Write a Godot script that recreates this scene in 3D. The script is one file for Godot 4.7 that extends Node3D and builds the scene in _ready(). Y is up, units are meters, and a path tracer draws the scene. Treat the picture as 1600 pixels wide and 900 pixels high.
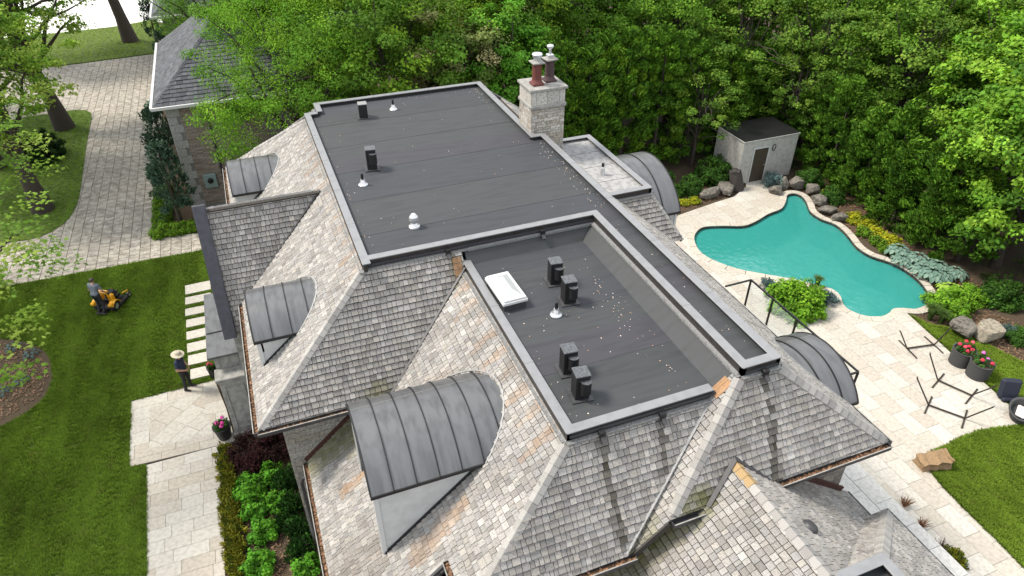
extends Node3D
# An aerial view of a shingled stone house with flat roof decks, a pool behind it and gardens round it.
const CAM := Vector3(0, 18, 0)
const YAW := 21.3
const PITCH := 35.7
const FOCAL := 1085.0     # pixels of a 1600 x 900 picture
var rng := RandomNumberGenerator.new()
var M := {}
var used := {}
var cam_basis: Basis

class MB:
	var v := PackedVector3Array()
	var n := PackedVector3Array()
	var c := PackedColorArray()
	var t := PackedVector2Array()
	var col := Color.WHITE
	func tri(a: Vector3, b: Vector3, d: Vector3, ua := Vector2.ZERO, ub := Vector2.ZERO, ud := Vector2.ZERO) -> void:
		var nn := (d - a).cross(b - a)
		if nn.length_squared() < 1e-16:
			return
		nn = nn.normalized()
		v.append(a); v.append(b); v.append(d)
		n.append(nn); n.append(nn); n.append(nn)
		c.append(col); c.append(col); c.append(col)
		t.append(ua); t.append(ub); t.append(ud)
	func tri_o(a: Vector3, b: Vector3, d: Vector3, out: Vector3) -> void:
		if (d - a).cross(b - a).dot(out) >= 0.0: tri(a, b, d)
		else: tri(a, d, b)
	func quad(a: Vector3, b: Vector3, d: Vector3, e: Vector3) -> void:
		tri(a, b, d, Vector2(0, 0), Vector2(0, 1), Vector2(1, 1)); tri(a, d, e, Vector2(0, 0), Vector2(1, 1), Vector2(1, 0))
	func quad_o(a: Vector3, b: Vector3, d: Vector3, e: Vector3, out: Vector3) -> void:
		if (d - a).cross(b - a).dot(out) + (e - a).cross(d - a).dot(out) >= 0.0: quad(a, b, d, e)
		else: quad(a, e, d, b)
	func box(p: Vector3, s: Vector3, bs := Basis(), bev := 0.0) -> void:
		var h := s * 0.5
		var q := h - Vector3.ONE * bev
		for ax in 3:
			for sg in [-1.0, 1.0]:
				var u := (ax + 1) % 3
				var w := (ax + 2) % 3
				var f: Array[Vector3] = []
				for k in [[-1, -1], [-1, 1], [1, 1], [1, -1]]:
					var pt := Vector3.ZERO
					pt[ax] = h[ax] * sg; pt[u] = q[u] * k[0]; pt[w] = q[w] * k[1]
					f.append(p + bs * pt)
				var o := Vector3.ZERO
				o[ax] = sg
				quad_o(f[0], f[1], f[2], f[3], bs * o)
		if bev > 0.0:
			for ax in 3:
				var u := (ax + 1) % 3
				var w := (ax + 2) % 3
				for su in [-1.0, 1.0]:
					for sw in [-1.0, 1.0]:
						var a := Vector3.ZERO
						a[ax] = -q[ax]; a[u] = h[u] * su; a[w] = q[w] * sw
						var b := a
						b[u] = q[u] * su; b[w] = h[w] * sw
						var a2 := a
						var b2 := b
						a2[ax] = q[ax]; b2[ax] = q[ax]
						var o := Vector3.ZERO
						o[u] = su; o[w] = sw
						quad_o(p + bs * a, p + bs * b, p + bs * b2, p + bs * a2, bs * o)
			for sx in [-1.0, 1.0]:
				for sy in [-1.0, 1.0]:
					for sz in [-1.0, 1.0]:
						tri_o(p + bs * Vector3(h.x * sx, q.y * sy, q.z * sz), p + bs * Vector3(q.x * sx, h.y * sy, q.z * sz), p + bs * Vector3(q.x * sx, q.y * sy, h.z * sz), bs * Vector3(sx, sy, sz))
	func bar(a: Vector3, b: Vector3, w: float, hgt: float, up := Vector3.UP, bev := 0.0) -> void:
		var d := b - a
		var z := d.normalized()
		var x := up.cross(z)
		if x.length() < 0.01: x = Vector3.RIGHT.cross(z)
		x = x.normalized()
		box((a + b) * 0.5, Vector3(w, hgt, d.length()), Basis(x, z.cross(x), z), bev)
	func tube(pts: Array, rad: Array, k := 8, cap := true) -> void:
		var rings := []
		for i in pts.size():
			var d: Vector3 = (pts[mini(i + 1, pts.size() - 1)] - pts[maxi(i - 1, 0)]).normalized()
			var x := d.cross(Vector3(0.31, 0.2, 0.93))
			if x.length() < 0.05: x = d.cross(Vector3.RIGHT)
			x = x.normalized()
			var y := d.cross(x)
			var r := []
			for j in k:
				var a := TAU * j / k
				r.append((x * cos(a) + y * sin(a)))
			rings.append(r)
		for i in pts.size() - 1:
			for j in k:
				var j2 := (j + 1) % k
				var q := [[i, j], [i, j2], [i + 1, j2], [i + 1, j]]
				var P := []
				for s in q: P.append(pts[s[0]] + rings[s[0]][s[1]] * rad[s[0]])
				var o: Vector3 = rings[i][j] + rings[i][j2]
				var fl: bool = (P[2] - P[0]).cross(P[1] - P[0]).dot(o) < 0.0
				var ord := [0, 3, 2, 1] if fl else [0, 1, 2, 3]
				for tr in [[0, 1, 2], [0, 2, 3]]:
					for e in tr:
						var s = q[ord[e]]
						v.append(P[ord[e]]); n.append(rings[s[0]][s[1]]); c.append(col); t.append(Vector2(float(s[1]) / k, float(s[0])))
		if cap:
			for e in [0, pts.size() - 1]:
				var o: Vector3 = (pts[e] - pts[1 if e == 0 else e - 1])
				for j in k:
					tri_o(pts[e], pts[e] + rings[e][j] * rad[e], pts[e] + rings[e][(j + 1) % k] * rad[e], o)
	func lathe(p: Vector3, prof: Array, k := 16, bs := Basis()) -> void:   # prof: (radius, height)
		for i in prof.size() - 1:
			var a: Vector2 = prof[i]
			var b: Vector2 = prof[i + 1]
			var nr := Vector2(b.y - a.y, a.x - b.x).normalized()
			for j in k:
				var q := []
				for s in [[a, j], [b, j], [b, j + 1], [a, j + 1]]:
					var an: float = TAU * s[1] / k
					q.append([p + bs * Vector3(cos(an) * s[0].x, s[0].y, sin(an) * s[0].x), bs * Vector3(cos(an) * nr.x, nr.y, sin(an) * nr.x)])
				for tr in [[0, 1, 2], [0, 2, 3]]:
					var A: Vector3 = q[tr[0]][0]
					var B: Vector3 = q[tr[1]][0]
					var D: Vector3 = q[tr[2]][0]
					var g := (D - A).cross(B - A)
					if g.length_squared() < 1e-16: continue
					var o = [tr[0], tr[1], tr[2]] if g.dot(q[tr[0]][1] + q[tr[1]][1] + q[tr[2]][1]) > 0.0 else [tr[0], tr[2], tr[1]]
					for e in o:
						v.append(q[e][0]); n.append(q[e][1]); c.append(col); t.append(Vector2.ZERO)
	# a slab over a flat outline: frame origin o, axes eu, ev, upright en; the top lies at h + hs * (v - v0), the foot at lo
	func slab(poly: PackedVector2Array, o: Vector3, eu: Vector3, ev: Vector3, en: Vector3, h: float, lo: float, hs := 0.0, v0 := 0.0, under := false) -> void:
		var k := poly.size()
		var ix := PackedInt32Array([0, 1, 2]) if k == 3 else (PackedInt32Array([0, 1, 2, 0, 2, 3]) if k == 4 else Geometry2D.triangulate_polygon(poly))
		var top := PackedVector3Array()
		var bot := PackedVector3Array()
		for p in poly:
			var q := o + eu * p.x + ev * p.y
			top.append(q + en * (h + hs * (p.y - v0))); bot.append(q + en * lo)
		for i in range(0, ix.size(), 3):
			var A := top[ix[i]]
			var B := top[ix[i + 1]]
			var D := top[ix[i + 2]]
			if (D - A).cross(B - A).dot(en) >= 0.0: tri(A, B, D, poly[ix[i]], poly[ix[i + 1]], poly[ix[i + 2]])
			else: tri(A, D, B, poly[ix[i]], poly[ix[i + 2]], poly[ix[i + 1]])
			if under: tri_o(bot[ix[i]], bot[ix[i + 1]], bot[ix[i + 2]], -en)
		var ar := 0.0
		for i in k: ar += poly[i].cross(poly[(i + 1) % k])
		for i in k:
			var j := (i + 1) % k
			var e2 := poly[j] - poly[i]
			var out := Vector2(e2.y, -e2.x) * signf(ar)
			quad_o(top[i], top[j], bot[j], bot[i], eu * out.x + ev * out.y)
	func mesh(origin: Vector3) -> ArrayMesh:
		var am := ArrayMesh.new()
		if v.is_empty(): return am
		var w := PackedVector3Array()
		w.resize(v.size())
		for i in v.size(): w[i] = v[i] - origin
		var a := []
		a.resize(Mesh.ARRAY_MAX)
		a[Mesh.ARRAY_VERTEX] = w; a[Mesh.ARRAY_NORMAL] = n; a[Mesh.ARRAY_COLOR] = c; a[Mesh.ARRAY_TEX_UV] = t
		am.add_surface_from_arrays(Mesh.PRIMITIVE_TRIANGLES, a)
		return am

func numbered(s: String) -> String:
	if not used.has(s):
		used[s] = 0
		return s
	used[s] += 1
	return "%s_%03d" % [s, used[s]]
func tag(o: Node, label := "", category := "", group := "", kind := "") -> Node:
	if label: o.set_meta("label", label)
	if category: o.set_meta("category", category)
	if group: o.set_meta("group", group)
	if kind: o.set_meta("kind", kind)
	return o
func thing(called: String, at: Vector3, label: String, category: String, group := "") -> Node3D:
	var o := Node3D.new()
	o.name = numbered(called)
	add_child(o)
	o.position = at
	tag(o, label, category, group)
	return o
# world origin of a part's parent (every part keeps its parent's origin)
func base_of(p: Node) -> Vector3:
	var s := Vector3.ZERO
	while p != self:
		s += p.position
		p = p.get_parent()
	return s
func part(b: MB, called: String, m: Material, parent: Node) -> MeshInstance3D:
	var o := MeshInstance3D.new()
	o.name = called
	o.mesh = b.mesh(base_of(parent))
	o.material_override = m
	parent.add_child(o, true)
	return o
func solo(b: MB, called: String, m: Material, at: Vector3, label: String, category: String, group := "") -> MeshInstance3D:
	var o := MeshInstance3D.new()
	o.name = numbered(called)
	o.mesh = b.mesh(at)
	o.material_override = m
	add_child(o)
	o.position = at
	tag(o, label, category, group)
	return o
func setting(b: MB, called: String, m: Material, label: String) -> MeshInstance3D:
	var o := MeshInstance3D.new()
	o.name = numbered(called)
	o.mesh = b.mesh(Vector3.ZERO)
	o.material_override = m
	add_child(o)
	tag(o, label, "", "", "structure")
	return o
func copy(o: Node3D, at: Vector3, turn: float, scl: Vector3, label := "") -> Node3D:
	var r: Node3D = o.duplicate()
	var kind := String(o.name)
	if kind.length() > 4 and kind.right(3).is_valid_int(): kind = kind.left(kind.length() - 4)
	r.name = numbered(kind)
	add_child(r)
	r.position = at
	r.rotation.y = turn
	r.scale = scl
	if label: r.set_meta("label", label)
	return r
# a pixel of the photograph gives a direction; the height of what it touches gives the place
func ray(x: float, y: float) -> Vector3:
	return cam_basis * Vector3((x - 800.0) / FOCAL, -(y - 450.0) / FOCAL, -1.0)
func g(x: float, y: float, h := 0.0) -> Vector3:
	var d := ray(x, y)
	return CAM + d * ((h - CAM.y) / d.y)
func gp(l: Array, h := 0.0) -> PackedVector2Array:
	var r := PackedVector2Array()
	for i in range(0, l.size(), 2):
		var p := g(l[i], l[i + 1], h)
		r.append(Vector2(p.x, p.z))
	return r
func seen_size(p: Vector3) -> float:      # larger = nearer; negative when out of the picture
	var q := cam_basis.inverse() * (p - CAM)
	if q.z > -0.5: return -1.0
	var x := FOCAL * q.x / -q.z
	var y := FOCAL * q.y / -q.z
	if absf(x) > 800.0 or absf(y) > 450.0: return -1.0
	return 1.0 / -q.z
func smooth_closed(p: PackedVector2Array, per := 4) -> PackedVector2Array:
	var r := PackedVector2Array()
	var k := p.size()
	for i in k:
		for s in per:
			r.append(p[i].cubic_interpolate(p[(i + 1) % k], p[(i - 1 + k) % k], p[(i + 2) % k], float(s) / per))
	return r
# pieces: {poly, o, eu, ev, en, h, lo, hs, v0, col}; the limit that show largest become parts, the rest one joined part
func emit(pieces: Array, called: String, rest_name: String, m: Material, parent: Node, limit := 300) -> void:
	var order := []
	for i in pieces.size():
		var q = pieces[i]
		var ce := Vector2.ZERO
		var mn := Vector2(1e9, 1e9)
		var mx := -mn
		for p in q.poly:
			ce += p
			mn = mn.min(p); mx = mx.max(p)
		ce /= q.poly.size()
		var w: Vector3 = q.o + q.eu * ce.x + q.ev * ce.y
		var s := seen_size(w)
		order.append([s * sqrt(maxf((mx.x - mn.x) * (mx.y - mn.y), 1e-6)) if s > 0 else s, i])
	order.sort_custom(func(a, b): return a[0] > b[0])
	var rest := MB.new()
	for k in order.size():
		var q = pieces[order[k][1]]
		var b := rest
		if k < limit and order[k][0] > 0: b = MB.new()
		b.col = q.col
		b.slab(q.poly, q.o, q.eu, q.ev, q.en, q.h, q.lo, q.hs, q.v0)
		if b != rest: part(b, called, m, parent)
	if rest.v.size() > 0: tag(part(rest, rest_name, m, parent), "", "", "", "stuff")

func lin(r: float, gg: float, b: float) -> Color:   # linear base colour -> what albedo_color wants
	return Color(r, gg, b).linear_to_srgb()
func mat(c: Color, rough := 0.8, metal := 0.0, vcol := false) -> StandardMaterial3D:
	var m := StandardMaterial3D.new()
	m.albedo_color = c
	m.roughness = rough
	m.metallic = metal
	m.vertex_color_use_as_albedo = vcol
	m.cull_mode = BaseMaterial3D.CULL_DISABLED
	return m
# a seamless grey noise picture: lo..hi are multipliers of the base colour
func noise_tex(sz: int, freq: float, lo: float, hi: float, sd: int, oct := 4, sx := 1, power := 1.0) -> ImageTexture:
	var f := FastNoiseLite.new()
	f.seed = sd
	f.frequency = freq
	f.fractal_octaves = oct
	f.noise_type = FastNoiseLite.TYPE_SIMPLEX_SMOOTH
	var im := f.get_seamless_image(sz, sz)
	if sx > 1:
		im.resize(sz, sz / sx, Image.INTERPOLATE_LANCZOS)
		var big := Image.create(sz, sz, false, im.get_format())
		big.copy_from(im)
		im = big
	im.convert(Image.FORMAT_RGB8)
	for y in im.get_height():
		for x in im.get_width():
			var k := lerpf(lo, hi, pow(im.get_pixel(x, y).r, power))
			im.set_pixel(x, y, Color(k, k, k))
	return ImageTexture.create_from_image(im)
func bump_tex(sz: int, freq: float, sd: int, strength: float, oct := 4) -> ImageTexture:
	var f := FastNoiseLite.new()
	f.seed = sd
	f.frequency = freq
	f.fractal_octaves = oct
	var im := f.get_seamless_image(sz, sz)
	im.convert(Image.FORMAT_RGBA8)
	im.bump_map_to_normal_map(strength)
	return ImageTexture.create_from_image(im)
func surf(m: StandardMaterial3D, tex: Texture2D, scl: float, bump: Texture2D = null, depth := 0.5, world := true) -> StandardMaterial3D:
	m.albedo_texture = tex
	m.uv1_scale = Vector3.ONE * scl
	if world:
		m.uv1_triplanar = true
		m.uv1_world_triplanar = true
	if bump:
		m.normal_enabled = true
		m.normal_texture = bump
		m.normal_scale = depth
	return m

func make_materials() -> void:
	var fine := noise_tex(256, 0.05, 0.72, 1.12, 3)
	var coarse := noise_tex(256, 0.02, 0.8, 1.1, 5)
	var grit := bump_tex(256, 0.12, 7, 3.0)
	var streak := noise_tex(256, 0.06, 0.5, 1.3, 11, 5)
	M.shingle = surf(mat(Color.WHITE, 0.88, 0, true), streak, 1.0, null, 0.5, false)
	M.shingle.uv1_scale = Vector3(9.0, 1.1, 1)
	M.deck = surf(mat(lin(0.05, 0.045, 0.04), 0.9), fine, 0.7)
	M.membrane = surf(mat(Color.WHITE, 0.72, 0, true), noise_tex(512, 0.02, 0.86, 1.12, 21, 5), 0.33)
	M.membrane.uv1_scale = Vector3(0.06, 0.3, 0.4)
	M.grey_membrane = surf(mat(Color.WHITE, 0.8, 0, true), noise_tex(256, 0.03, 0.78, 1.12, 22, 5), 0.5, grit, 0.3)
	M.coping = surf(mat(lin(0.24, 0.245, 0.258), 0.42, 0.3), noise_tex(256, 0.03, 0.93, 1.05, 23), 0.35)
	M.fascia = surf(mat(lin(0.03, 0.027, 0.026), 0.5, 0.1), coarse, 0.6)
	M.flash = surf(mat(lin(0.26, 0.265, 0.27), 0.55, 0.3), fine, 1.2)
	M.flash_dark = surf(mat(lin(0.055, 0.055, 0.06), 0.5, 0.2), coarse, 0.9)
	M.copper_red = surf(mat(lin(0.06, 0.02, 0.016), 0.6, 0.1), coarse, 1.0)
	M.zinc = surf(mat(lin(0.15, 0.153, 0.16), 0.36, 0.5), noise_tex(512, 0.008, 0.82, 1.1, 24, 4), 0.35)
	M.zinc.uv1_scale = Vector3(0.9, 0.18, 0.35)
	M.zinc_edge = surf(mat(lin(0.02, 0.02, 0.022), 0.45, 0.3), coarse, 0.5)
	M.lead = surf(mat(lin(0.3, 0.305, 0.31), 0.6, 0.2), fine, 2.0)
	M.plank = surf(mat(lin(0.045, 0.046, 0.06), 0.45, 0.2), noise_tex(256, 0.03, 0.75, 1.1, 25), 0.5)
	M.white = surf(mat(lin(0.5, 0.515, 0.52), 0.55), noise_tex(256, 0.02, 0.93, 1.02, 26), 0.5)
	M.bright = mat(lin(0.5, 0.51, 0.515), 0.4)
	M.black = surf(mat(lin(0.007, 0.007, 0.008), 0.5), coarse, 1.0)
	M.vent_top = surf(mat(lin(0.11, 0.118, 0.13), 0.4, 0.2), fine, 1.0)
	M.silver = mat(lin(0.62, 0.63, 0.65), 0.28, 0.7)
	M.stone = surf(mat(Color.WHITE, 0.9, 0, true), fine, 0.9, grit, 0.6)
	M.mortar = surf(mat(lin(0.24, 0.235, 0.225), 0.95), fine, 1.0)
	M.cast = surf(mat(lin(0.3, 0.295, 0.28), 0.85), noise_tex(256, 0.02, 0.78, 1.1, 27, 5), 0.6, grit, 0.3)
	M.brick_red = surf(mat(lin(0.13, 0.033, 0.027), 0.6), coarse, 2.0)
	M.brick_plum = surf(mat(lin(0.06, 0.034, 0.037), 0.7), coarse, 2.0)
	M.glass = mat(lin(0.02, 0.025, 0.03), 0.06, 0.0)
	M.clear = mat(Color(0.85, 0.9, 0.9, 0.12), 0.03)
	M.clear.transparency = BaseMaterial3D.TRANSPARENCY_ALPHA
	M.dome = mat(lin(0.4, 0.42, 0.43), 0.12)
	M.litter = surf(mat(lin(0.16, 0.085, 0.045), 0.95), noise_tex(256, 0.2, 0.3, 1.5, 28, 3), 1.6, grit, 1.0)
	M.paver = surf(mat(Color.WHITE, 0.9, 0, true), noise_tex(512, 0.02, 0.72, 1.12, 29, 6), 0.21, grit, 0.5)
	M.travertine = surf(mat(Color.WHITE, 0.75, 0, true), noise_tex(512, 0.03, 0.86, 1.05, 30, 5, 1, 0.8), 0.4)
	M.joint = surf(mat(lin(0.2, 0.18, 0.155), 0.95), fine, 1.0)
	M.joint_pale = surf(mat(lin(0.33, 0.3, 0.255), 0.95), fine, 1.0)
	M.soil = surf(mat(lin(0.05, 0.04, 0.028), 0.95), noise_tex(512, 0.05, 0.5, 1.4, 31, 5), 0.4, grit, 1.0)
	M.mulch = surf(mat(lin(0.075, 0.052, 0.03), 0.95), noise_tex(512, 0.09, 0.4, 1.5, 32, 5), 0.5, grit, 1.0)
	M.lawn = surf(mat(lin(0.08, 0.13, 0.014), 0.95), noise_tex(512, 0.04, 0.55, 1.35, 33, 6), 0.14)
	M.grass = mat(Color.WHITE, 0.85, 0, true)
	M.grass.metallic_specular = 0.2
	M.grass.backlight_enabled = true
	M.grass.backlight = Color(0.35, 0.4, 0.2)
	M.leaf = mat(Color.WHITE, 0.7, 0, true)
	M.leaf.metallic_specular = 0.25
	M.leaf.backlight_enabled = true
	M.leaf.backlight = Color(0.75, 0.8, 0.4)
	M.needle = mat(Color.WHITE, 0.8, 0, true)
	M.needle.metallic_specular = 0.2
	M.needle.backlight_enabled = true
	M.needle.backlight = Color(0.25, 0.28, 0.15)
	M.bark = surf(mat(lin(0.07, 0.056, 0.045), 0.95), noise_tex(256, 0.06, 0.45, 1.35, 34, 5), 0.9, grit, 1.5)
	M.rock = surf(mat(lin(0.17, 0.155, 0.135), 0.9), noise_tex(512, 0.02, 0.45, 1.3, 35, 6), 0.5, grit, 1.2)
	M.rock_pale = surf(mat(lin(0.3, 0.265, 0.21), 0.9), noise_tex(512, 0.02, 0.6, 1.2, 36, 6), 0.5, grit, 1.0)
	M.water = mat(Color(0.2, 0.57, 0.545, 0.72), 0.02)
	M.water.transparency = BaseMaterial3D.TRANSPARENCY_ALPHA
	M.water.normal_enabled = true
	M.water.normal_texture = bump_tex(256, 0.03, 37, 1.2, 3)
	M.water.normal_scale = 0.5
	M.water.uv1_triplanar = true
	M.water.uv1_world_triplanar = true
	M.water.uv1_scale = Vector3.ONE * 0.3
	M.basin = surf(mat(lin(0.2, 0.5, 0.49), 0.8), coarse, 0.3)
	M.tile = surf(mat(lin(0.06, 0.075, 0.075), 0.4), fine, 2.0)
	M.road = surf(mat(lin(0.7, 0.7, 0.69), 0.9), coarse, 0.2)
	M.stucco = surf(mat(lin(0.42, 0.41, 0.395), 0.9), noise_tex(256, 0.03, 0.88, 1.06, 38), 0.4, grit, 0.3)
	M.door = surf(mat(lin(0.055, 0.042, 0.03), 0.6), coarse, 0.8)
	M.slate = surf(mat(Color.WHITE, 0.8, 0, true), fine, 1.2, grit, 0.6)
	M.iron = mat(lin(0.02, 0.02, 0.022), 0.45, 0.4)
	M.bronze = mat(lin(0.045, 0.036, 0.03), 0.45, 0.5)
	M.pot = surf(mat(lin(0.055, 0.057, 0.06), 0.75), fine, 1.5)
	M.pot_black = mat(lin(0.012, 0.012, 0.014), 0.45)
	M.vcol = mat(Color.WHITE, 0.75, 0, true)
	M.gloss = mat(Color.WHITE, 0.35, 0, true)
	M.paper = surf(mat(lin(0.25, 0.165, 0.09), 0.9), noise_tex(256, 0.03, 0.75, 1.15, 39), 1.5)
	M.box_green = mat(lin(0.2, 0.28, 0.27), 0.6)

func _ready() -> void:
	rng.seed = 20240611
	cam_basis = Basis(Vector3.UP, deg_to_rad(-YAW)) * Basis(Vector3.RIGHT, deg_to_rad(-PITCH))
	var cam := Camera3D.new()
	cam.name = "camera"
	cam.position = CAM
	cam.basis = cam_basis
	cam.fov = rad_to_deg(2.0 * atan(450.0 / FOCAL))
	cam.far = 600.0
	add_child(cam)
	cam.current = true
	var sky_mat := ProceduralSkyMaterial.new()
	sky_mat.sky_top_color = Color(0.88, 0.895, 0.915)
	sky_mat.sky_horizon_color = Color(0.95, 0.95, 0.95)
	sky_mat.sky_curve = 0.2
	sky_mat.ground_bottom_color = Color(0.3, 0.33, 0.25)
	sky_mat.ground_horizon_color = Color(0.9, 0.91, 0.91)
	sky_mat.sun_angle_max = 0.0
	var sky := Sky.new()
	sky.sky_material = sky_mat
	var env := Environment.new()
	env.background_mode = Environment.BG_SKY
	env.sky = sky
	env.background_energy_multiplier = 0.92
	env.tonemap_mode = Environment.TONE_MAPPER_LINEAR
	env.tonemap_exposure = 2.0
	env.sdfgi_enabled = true
	env.ssao_enabled = true
	env.ssil_enabled = true
	var we := WorldEnvironment.new()
	we.name = "world_environment"
	we.environment = env
	add_child(we)
	var sun := DirectionalLight3D.new()
	sun.name = "sun"
	sun.light_color = Color(1.0, 0.965, 0.91)
	sun.light_energy = 0.9
	sun.light_angular_distance = 14.0
	sun.shadow_enabled = true
	add_child(sun)
	sun.look_at_from_position(Vector3(-0.52, 0.8, -0.3) * 60.0, Vector3.ZERO)
	make_materials()
	build_ground()
	print("ground ", Time.get_ticks_msec())
	build_house()
	print("house ", Time.get_ticks_msec())
	build_garden_structures()
	build_plants()
	print("plants ", Time.get_ticks_msec())
	build_objects()
	build_ground_cover()
	print("objects ", Time.get_ticks_msec())

# ---------------------------------------------------------------- ground, paving, pool
var pool: PackedVector2Array
const XZ_U := Vector3(1, 0, 0)
const XZ_V := Vector3(0, 0, 1)

func sheet(poly: PackedVector2Array, y: float, called: String, m: Material, label: String, thick := 0.03) -> MeshInstance3D:
	var b := MB.new()
	b.slab(poly, Vector3(0, y, 0), XZ_U, XZ_V, Vector3.UP, 0.0, -thick)
	return setting(b, called, m, label)

# laid slabs: columns of width w along v, lengths lmin..lmax, turned by ang, cut to outline and round the hole
func lay(outline: PackedVector2Array, hole: PackedVector2Array, w: float, lmin: float, lmax: float, ang: float, gap: float, y: float, cols: Array, jit: float, along_x := false) -> Array:
	var out := []
	var r := Transform2D(ang, Vector2.ZERO)
	var loc := PackedVector2Array()
	var mn := Vector2(1e9, 1e9)
	var mx := -mn
	for p in outline:
		var q := p * r            # inverse turn
		loc.append(q)
		mn = mn.min(q); mx = mx.max(q)
	if along_x:
		pass
	var a := mn.x if not along_x else mn.y
	var a_end := mx.x if not along_x else mx.y
	var b0 := mn.y if not along_x else mn.x
	var b1 := mx.y if not along_x else mx.x
	while a < a_end:
		var s := b0 - rng.randf() * lmax
		while s < b1:
			var l := rng.randf_range(lmin, lmax)
			var rect := PackedVector2Array()
			for k in [[0, 0], [1, 0], [1, 1], [0, 1]]:
				var ca: float = a + gap * 0.5 + k[0] * (w - gap)
				var cs: float = s + gap * 0.5 + k[1] * (l - gap)
				rect.append(r * (Vector2(ca, cs) if not along_x else Vector2(cs, ca)))
			for cut in Geometry2D.intersect_polygons(rect, outline):
				var bits := [cut]
				if hole.size() > 0: bits = Geometry2D.clip_polygons(cut, hole)
				for bit in bits:
					if Geometry2D.is_polygon_clockwise(bit) and hole.size() > 0 and bits.size() > 1: continue
					var ar := 0.0
					for i in bit.size(): ar += bit[i].cross(bit[(i + 1) % bit.size()])
					if absf(ar) < 0.02 * w * lmin: continue
					var c0: Color = cols[rng.randi() % cols.size()]
					var k := 1.0 + rng.randf_range(-jit, jit)
					out.append({"poly": bit, "o": Vector3(0, y + rng.randf_range(-0.002, 0.002), 0), "eu": XZ_U, "ev": XZ_V, "en": Vector3.UP, "h": 0.0, "lo": -0.028, "hs": 0.0, "v0": 0.0, "col": Color(c0.r * k, c0.g * k, c0.b * k)})
			s += l
		a += w
	return out

func grass(poly: PackedVector2Array, count: int, label: String, holes: Array, hue: Color, hgt := 0.055) -> void:
	var b := MB.new()
	for k in 4:
		var a := k * 1.7
		var d := Vector3(cos(a), 0, sin(a))
		var s := Vector3(-d.z, 0, d.x) * 0.011
		var o := d * 0.018
		b.tri(o - s, o + d * 0.03 + Vector3.UP * (0.8 + 0.25 * k / 3.0), o + s)
	var mesh := b.mesh(Vector3.ZERO)
	mesh.surface_set_material(0, M.grass)
	var mn := Vector2(1e9, 1e9)
	var mx := -mn
	for p in poly:
		mn = mn.min(p); mx = mx.max(p)
	var f := FastNoiseLite.new()
	f.seed = 77
	f.frequency = 0.35
	var f2 := FastNoiseLite.new()
	f2.seed = 12
	f2.frequency = 1.6
	var pts := PackedVector2Array()
	var tries := 0
	while pts.size() < count and tries < count * 6:
		tries += 1
		var p := Vector2(rng.randf_range(mn.x, mx.x), rng.randf_range(mn.y, mx.y))
		if seen_size(Vector3(p.x, 0, p.y)) < 0 or not Geometry2D.is_point_in_polygon(p, poly): continue
		var bad := false
		for h in holes:
			if Geometry2D.is_point_in_polygon(p, h):
				bad = true
				break
		if not bad: pts.append(p)
	var mm := MultiMesh.new()
	mm.transform_format = MultiMesh.TRANSFORM_3D
	mm.use_colors = true
	mm.mesh = mesh
	mm.instance_count = pts.size()
	for i in pts.size():
		var p := pts[i]
		var k := 1.0 + 0.42 * f.get_noise_2d(p.x, p.y * 0.5) + 0.3 * f2.get_noise_2d(p.x, p.y * 0.4) + rng.randf_range(-0.25, 0.25)
		var dry := clampf(f2.get_noise_2d(p.x + 50, p.y) * 1.6 - 0.35, 0.0, 1.0) * 0.5
		var sc := rng.randf_range(0.7, 1.3)
		var lay_to := 0.1 if fmod(p.x + 100.0 + 0.06 * sin(p.y), 1.3) < 0.65 else -0.1     # the mower lays alternate strips to and fro
		var bs := Basis(Vector3.RIGHT, lay_to + rng.randf_range(-0.25, 0.25)) * Basis(Vector3.UP, rng.randf() * TAU) * Basis().scaled(Vector3(1.5 * sc, hgt * sc, 1.5 * sc))
		mm.set_instance_transform(i, Transform3D(bs, Vector3(p.x, 0.02, p.y)))
		mm.set_instance_color(i, Color(lerpf(hue.r, 0.14, dry) * k, lerpf(hue.g, 0.13, dry) * k, lerpf(hue.b, 0.04, dry) * k))
	var o := MultiMeshInstance3D.new()
	o.name = numbered("grass")
	o.multimesh = mm
	add_child(o)
	tag(o, label, "grass", "", "stuff")

const STEPS := [[290, 444, 311, 462], [290, 463, 316, 478], [290, 481, 318, 496], [291.5, 498, 319, 514], [292, 516.5, 321, 533], [293, 535, 322.5, 553], [294.5, 554, 324, 573], [298, 575.5, 329, 595]]
func step_rects() -> Array:
	var r := []
	for s in STEPS:
		var a := g(s[0], s[1] + 4)
		r.append(rect2(a.x - 0.02, a.z - 0.02, maxf(g(s[2], s[1]).x, a.x + 1.05) + 0.02, g(s[0], s[3]).z + 0.02))
	return r

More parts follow.
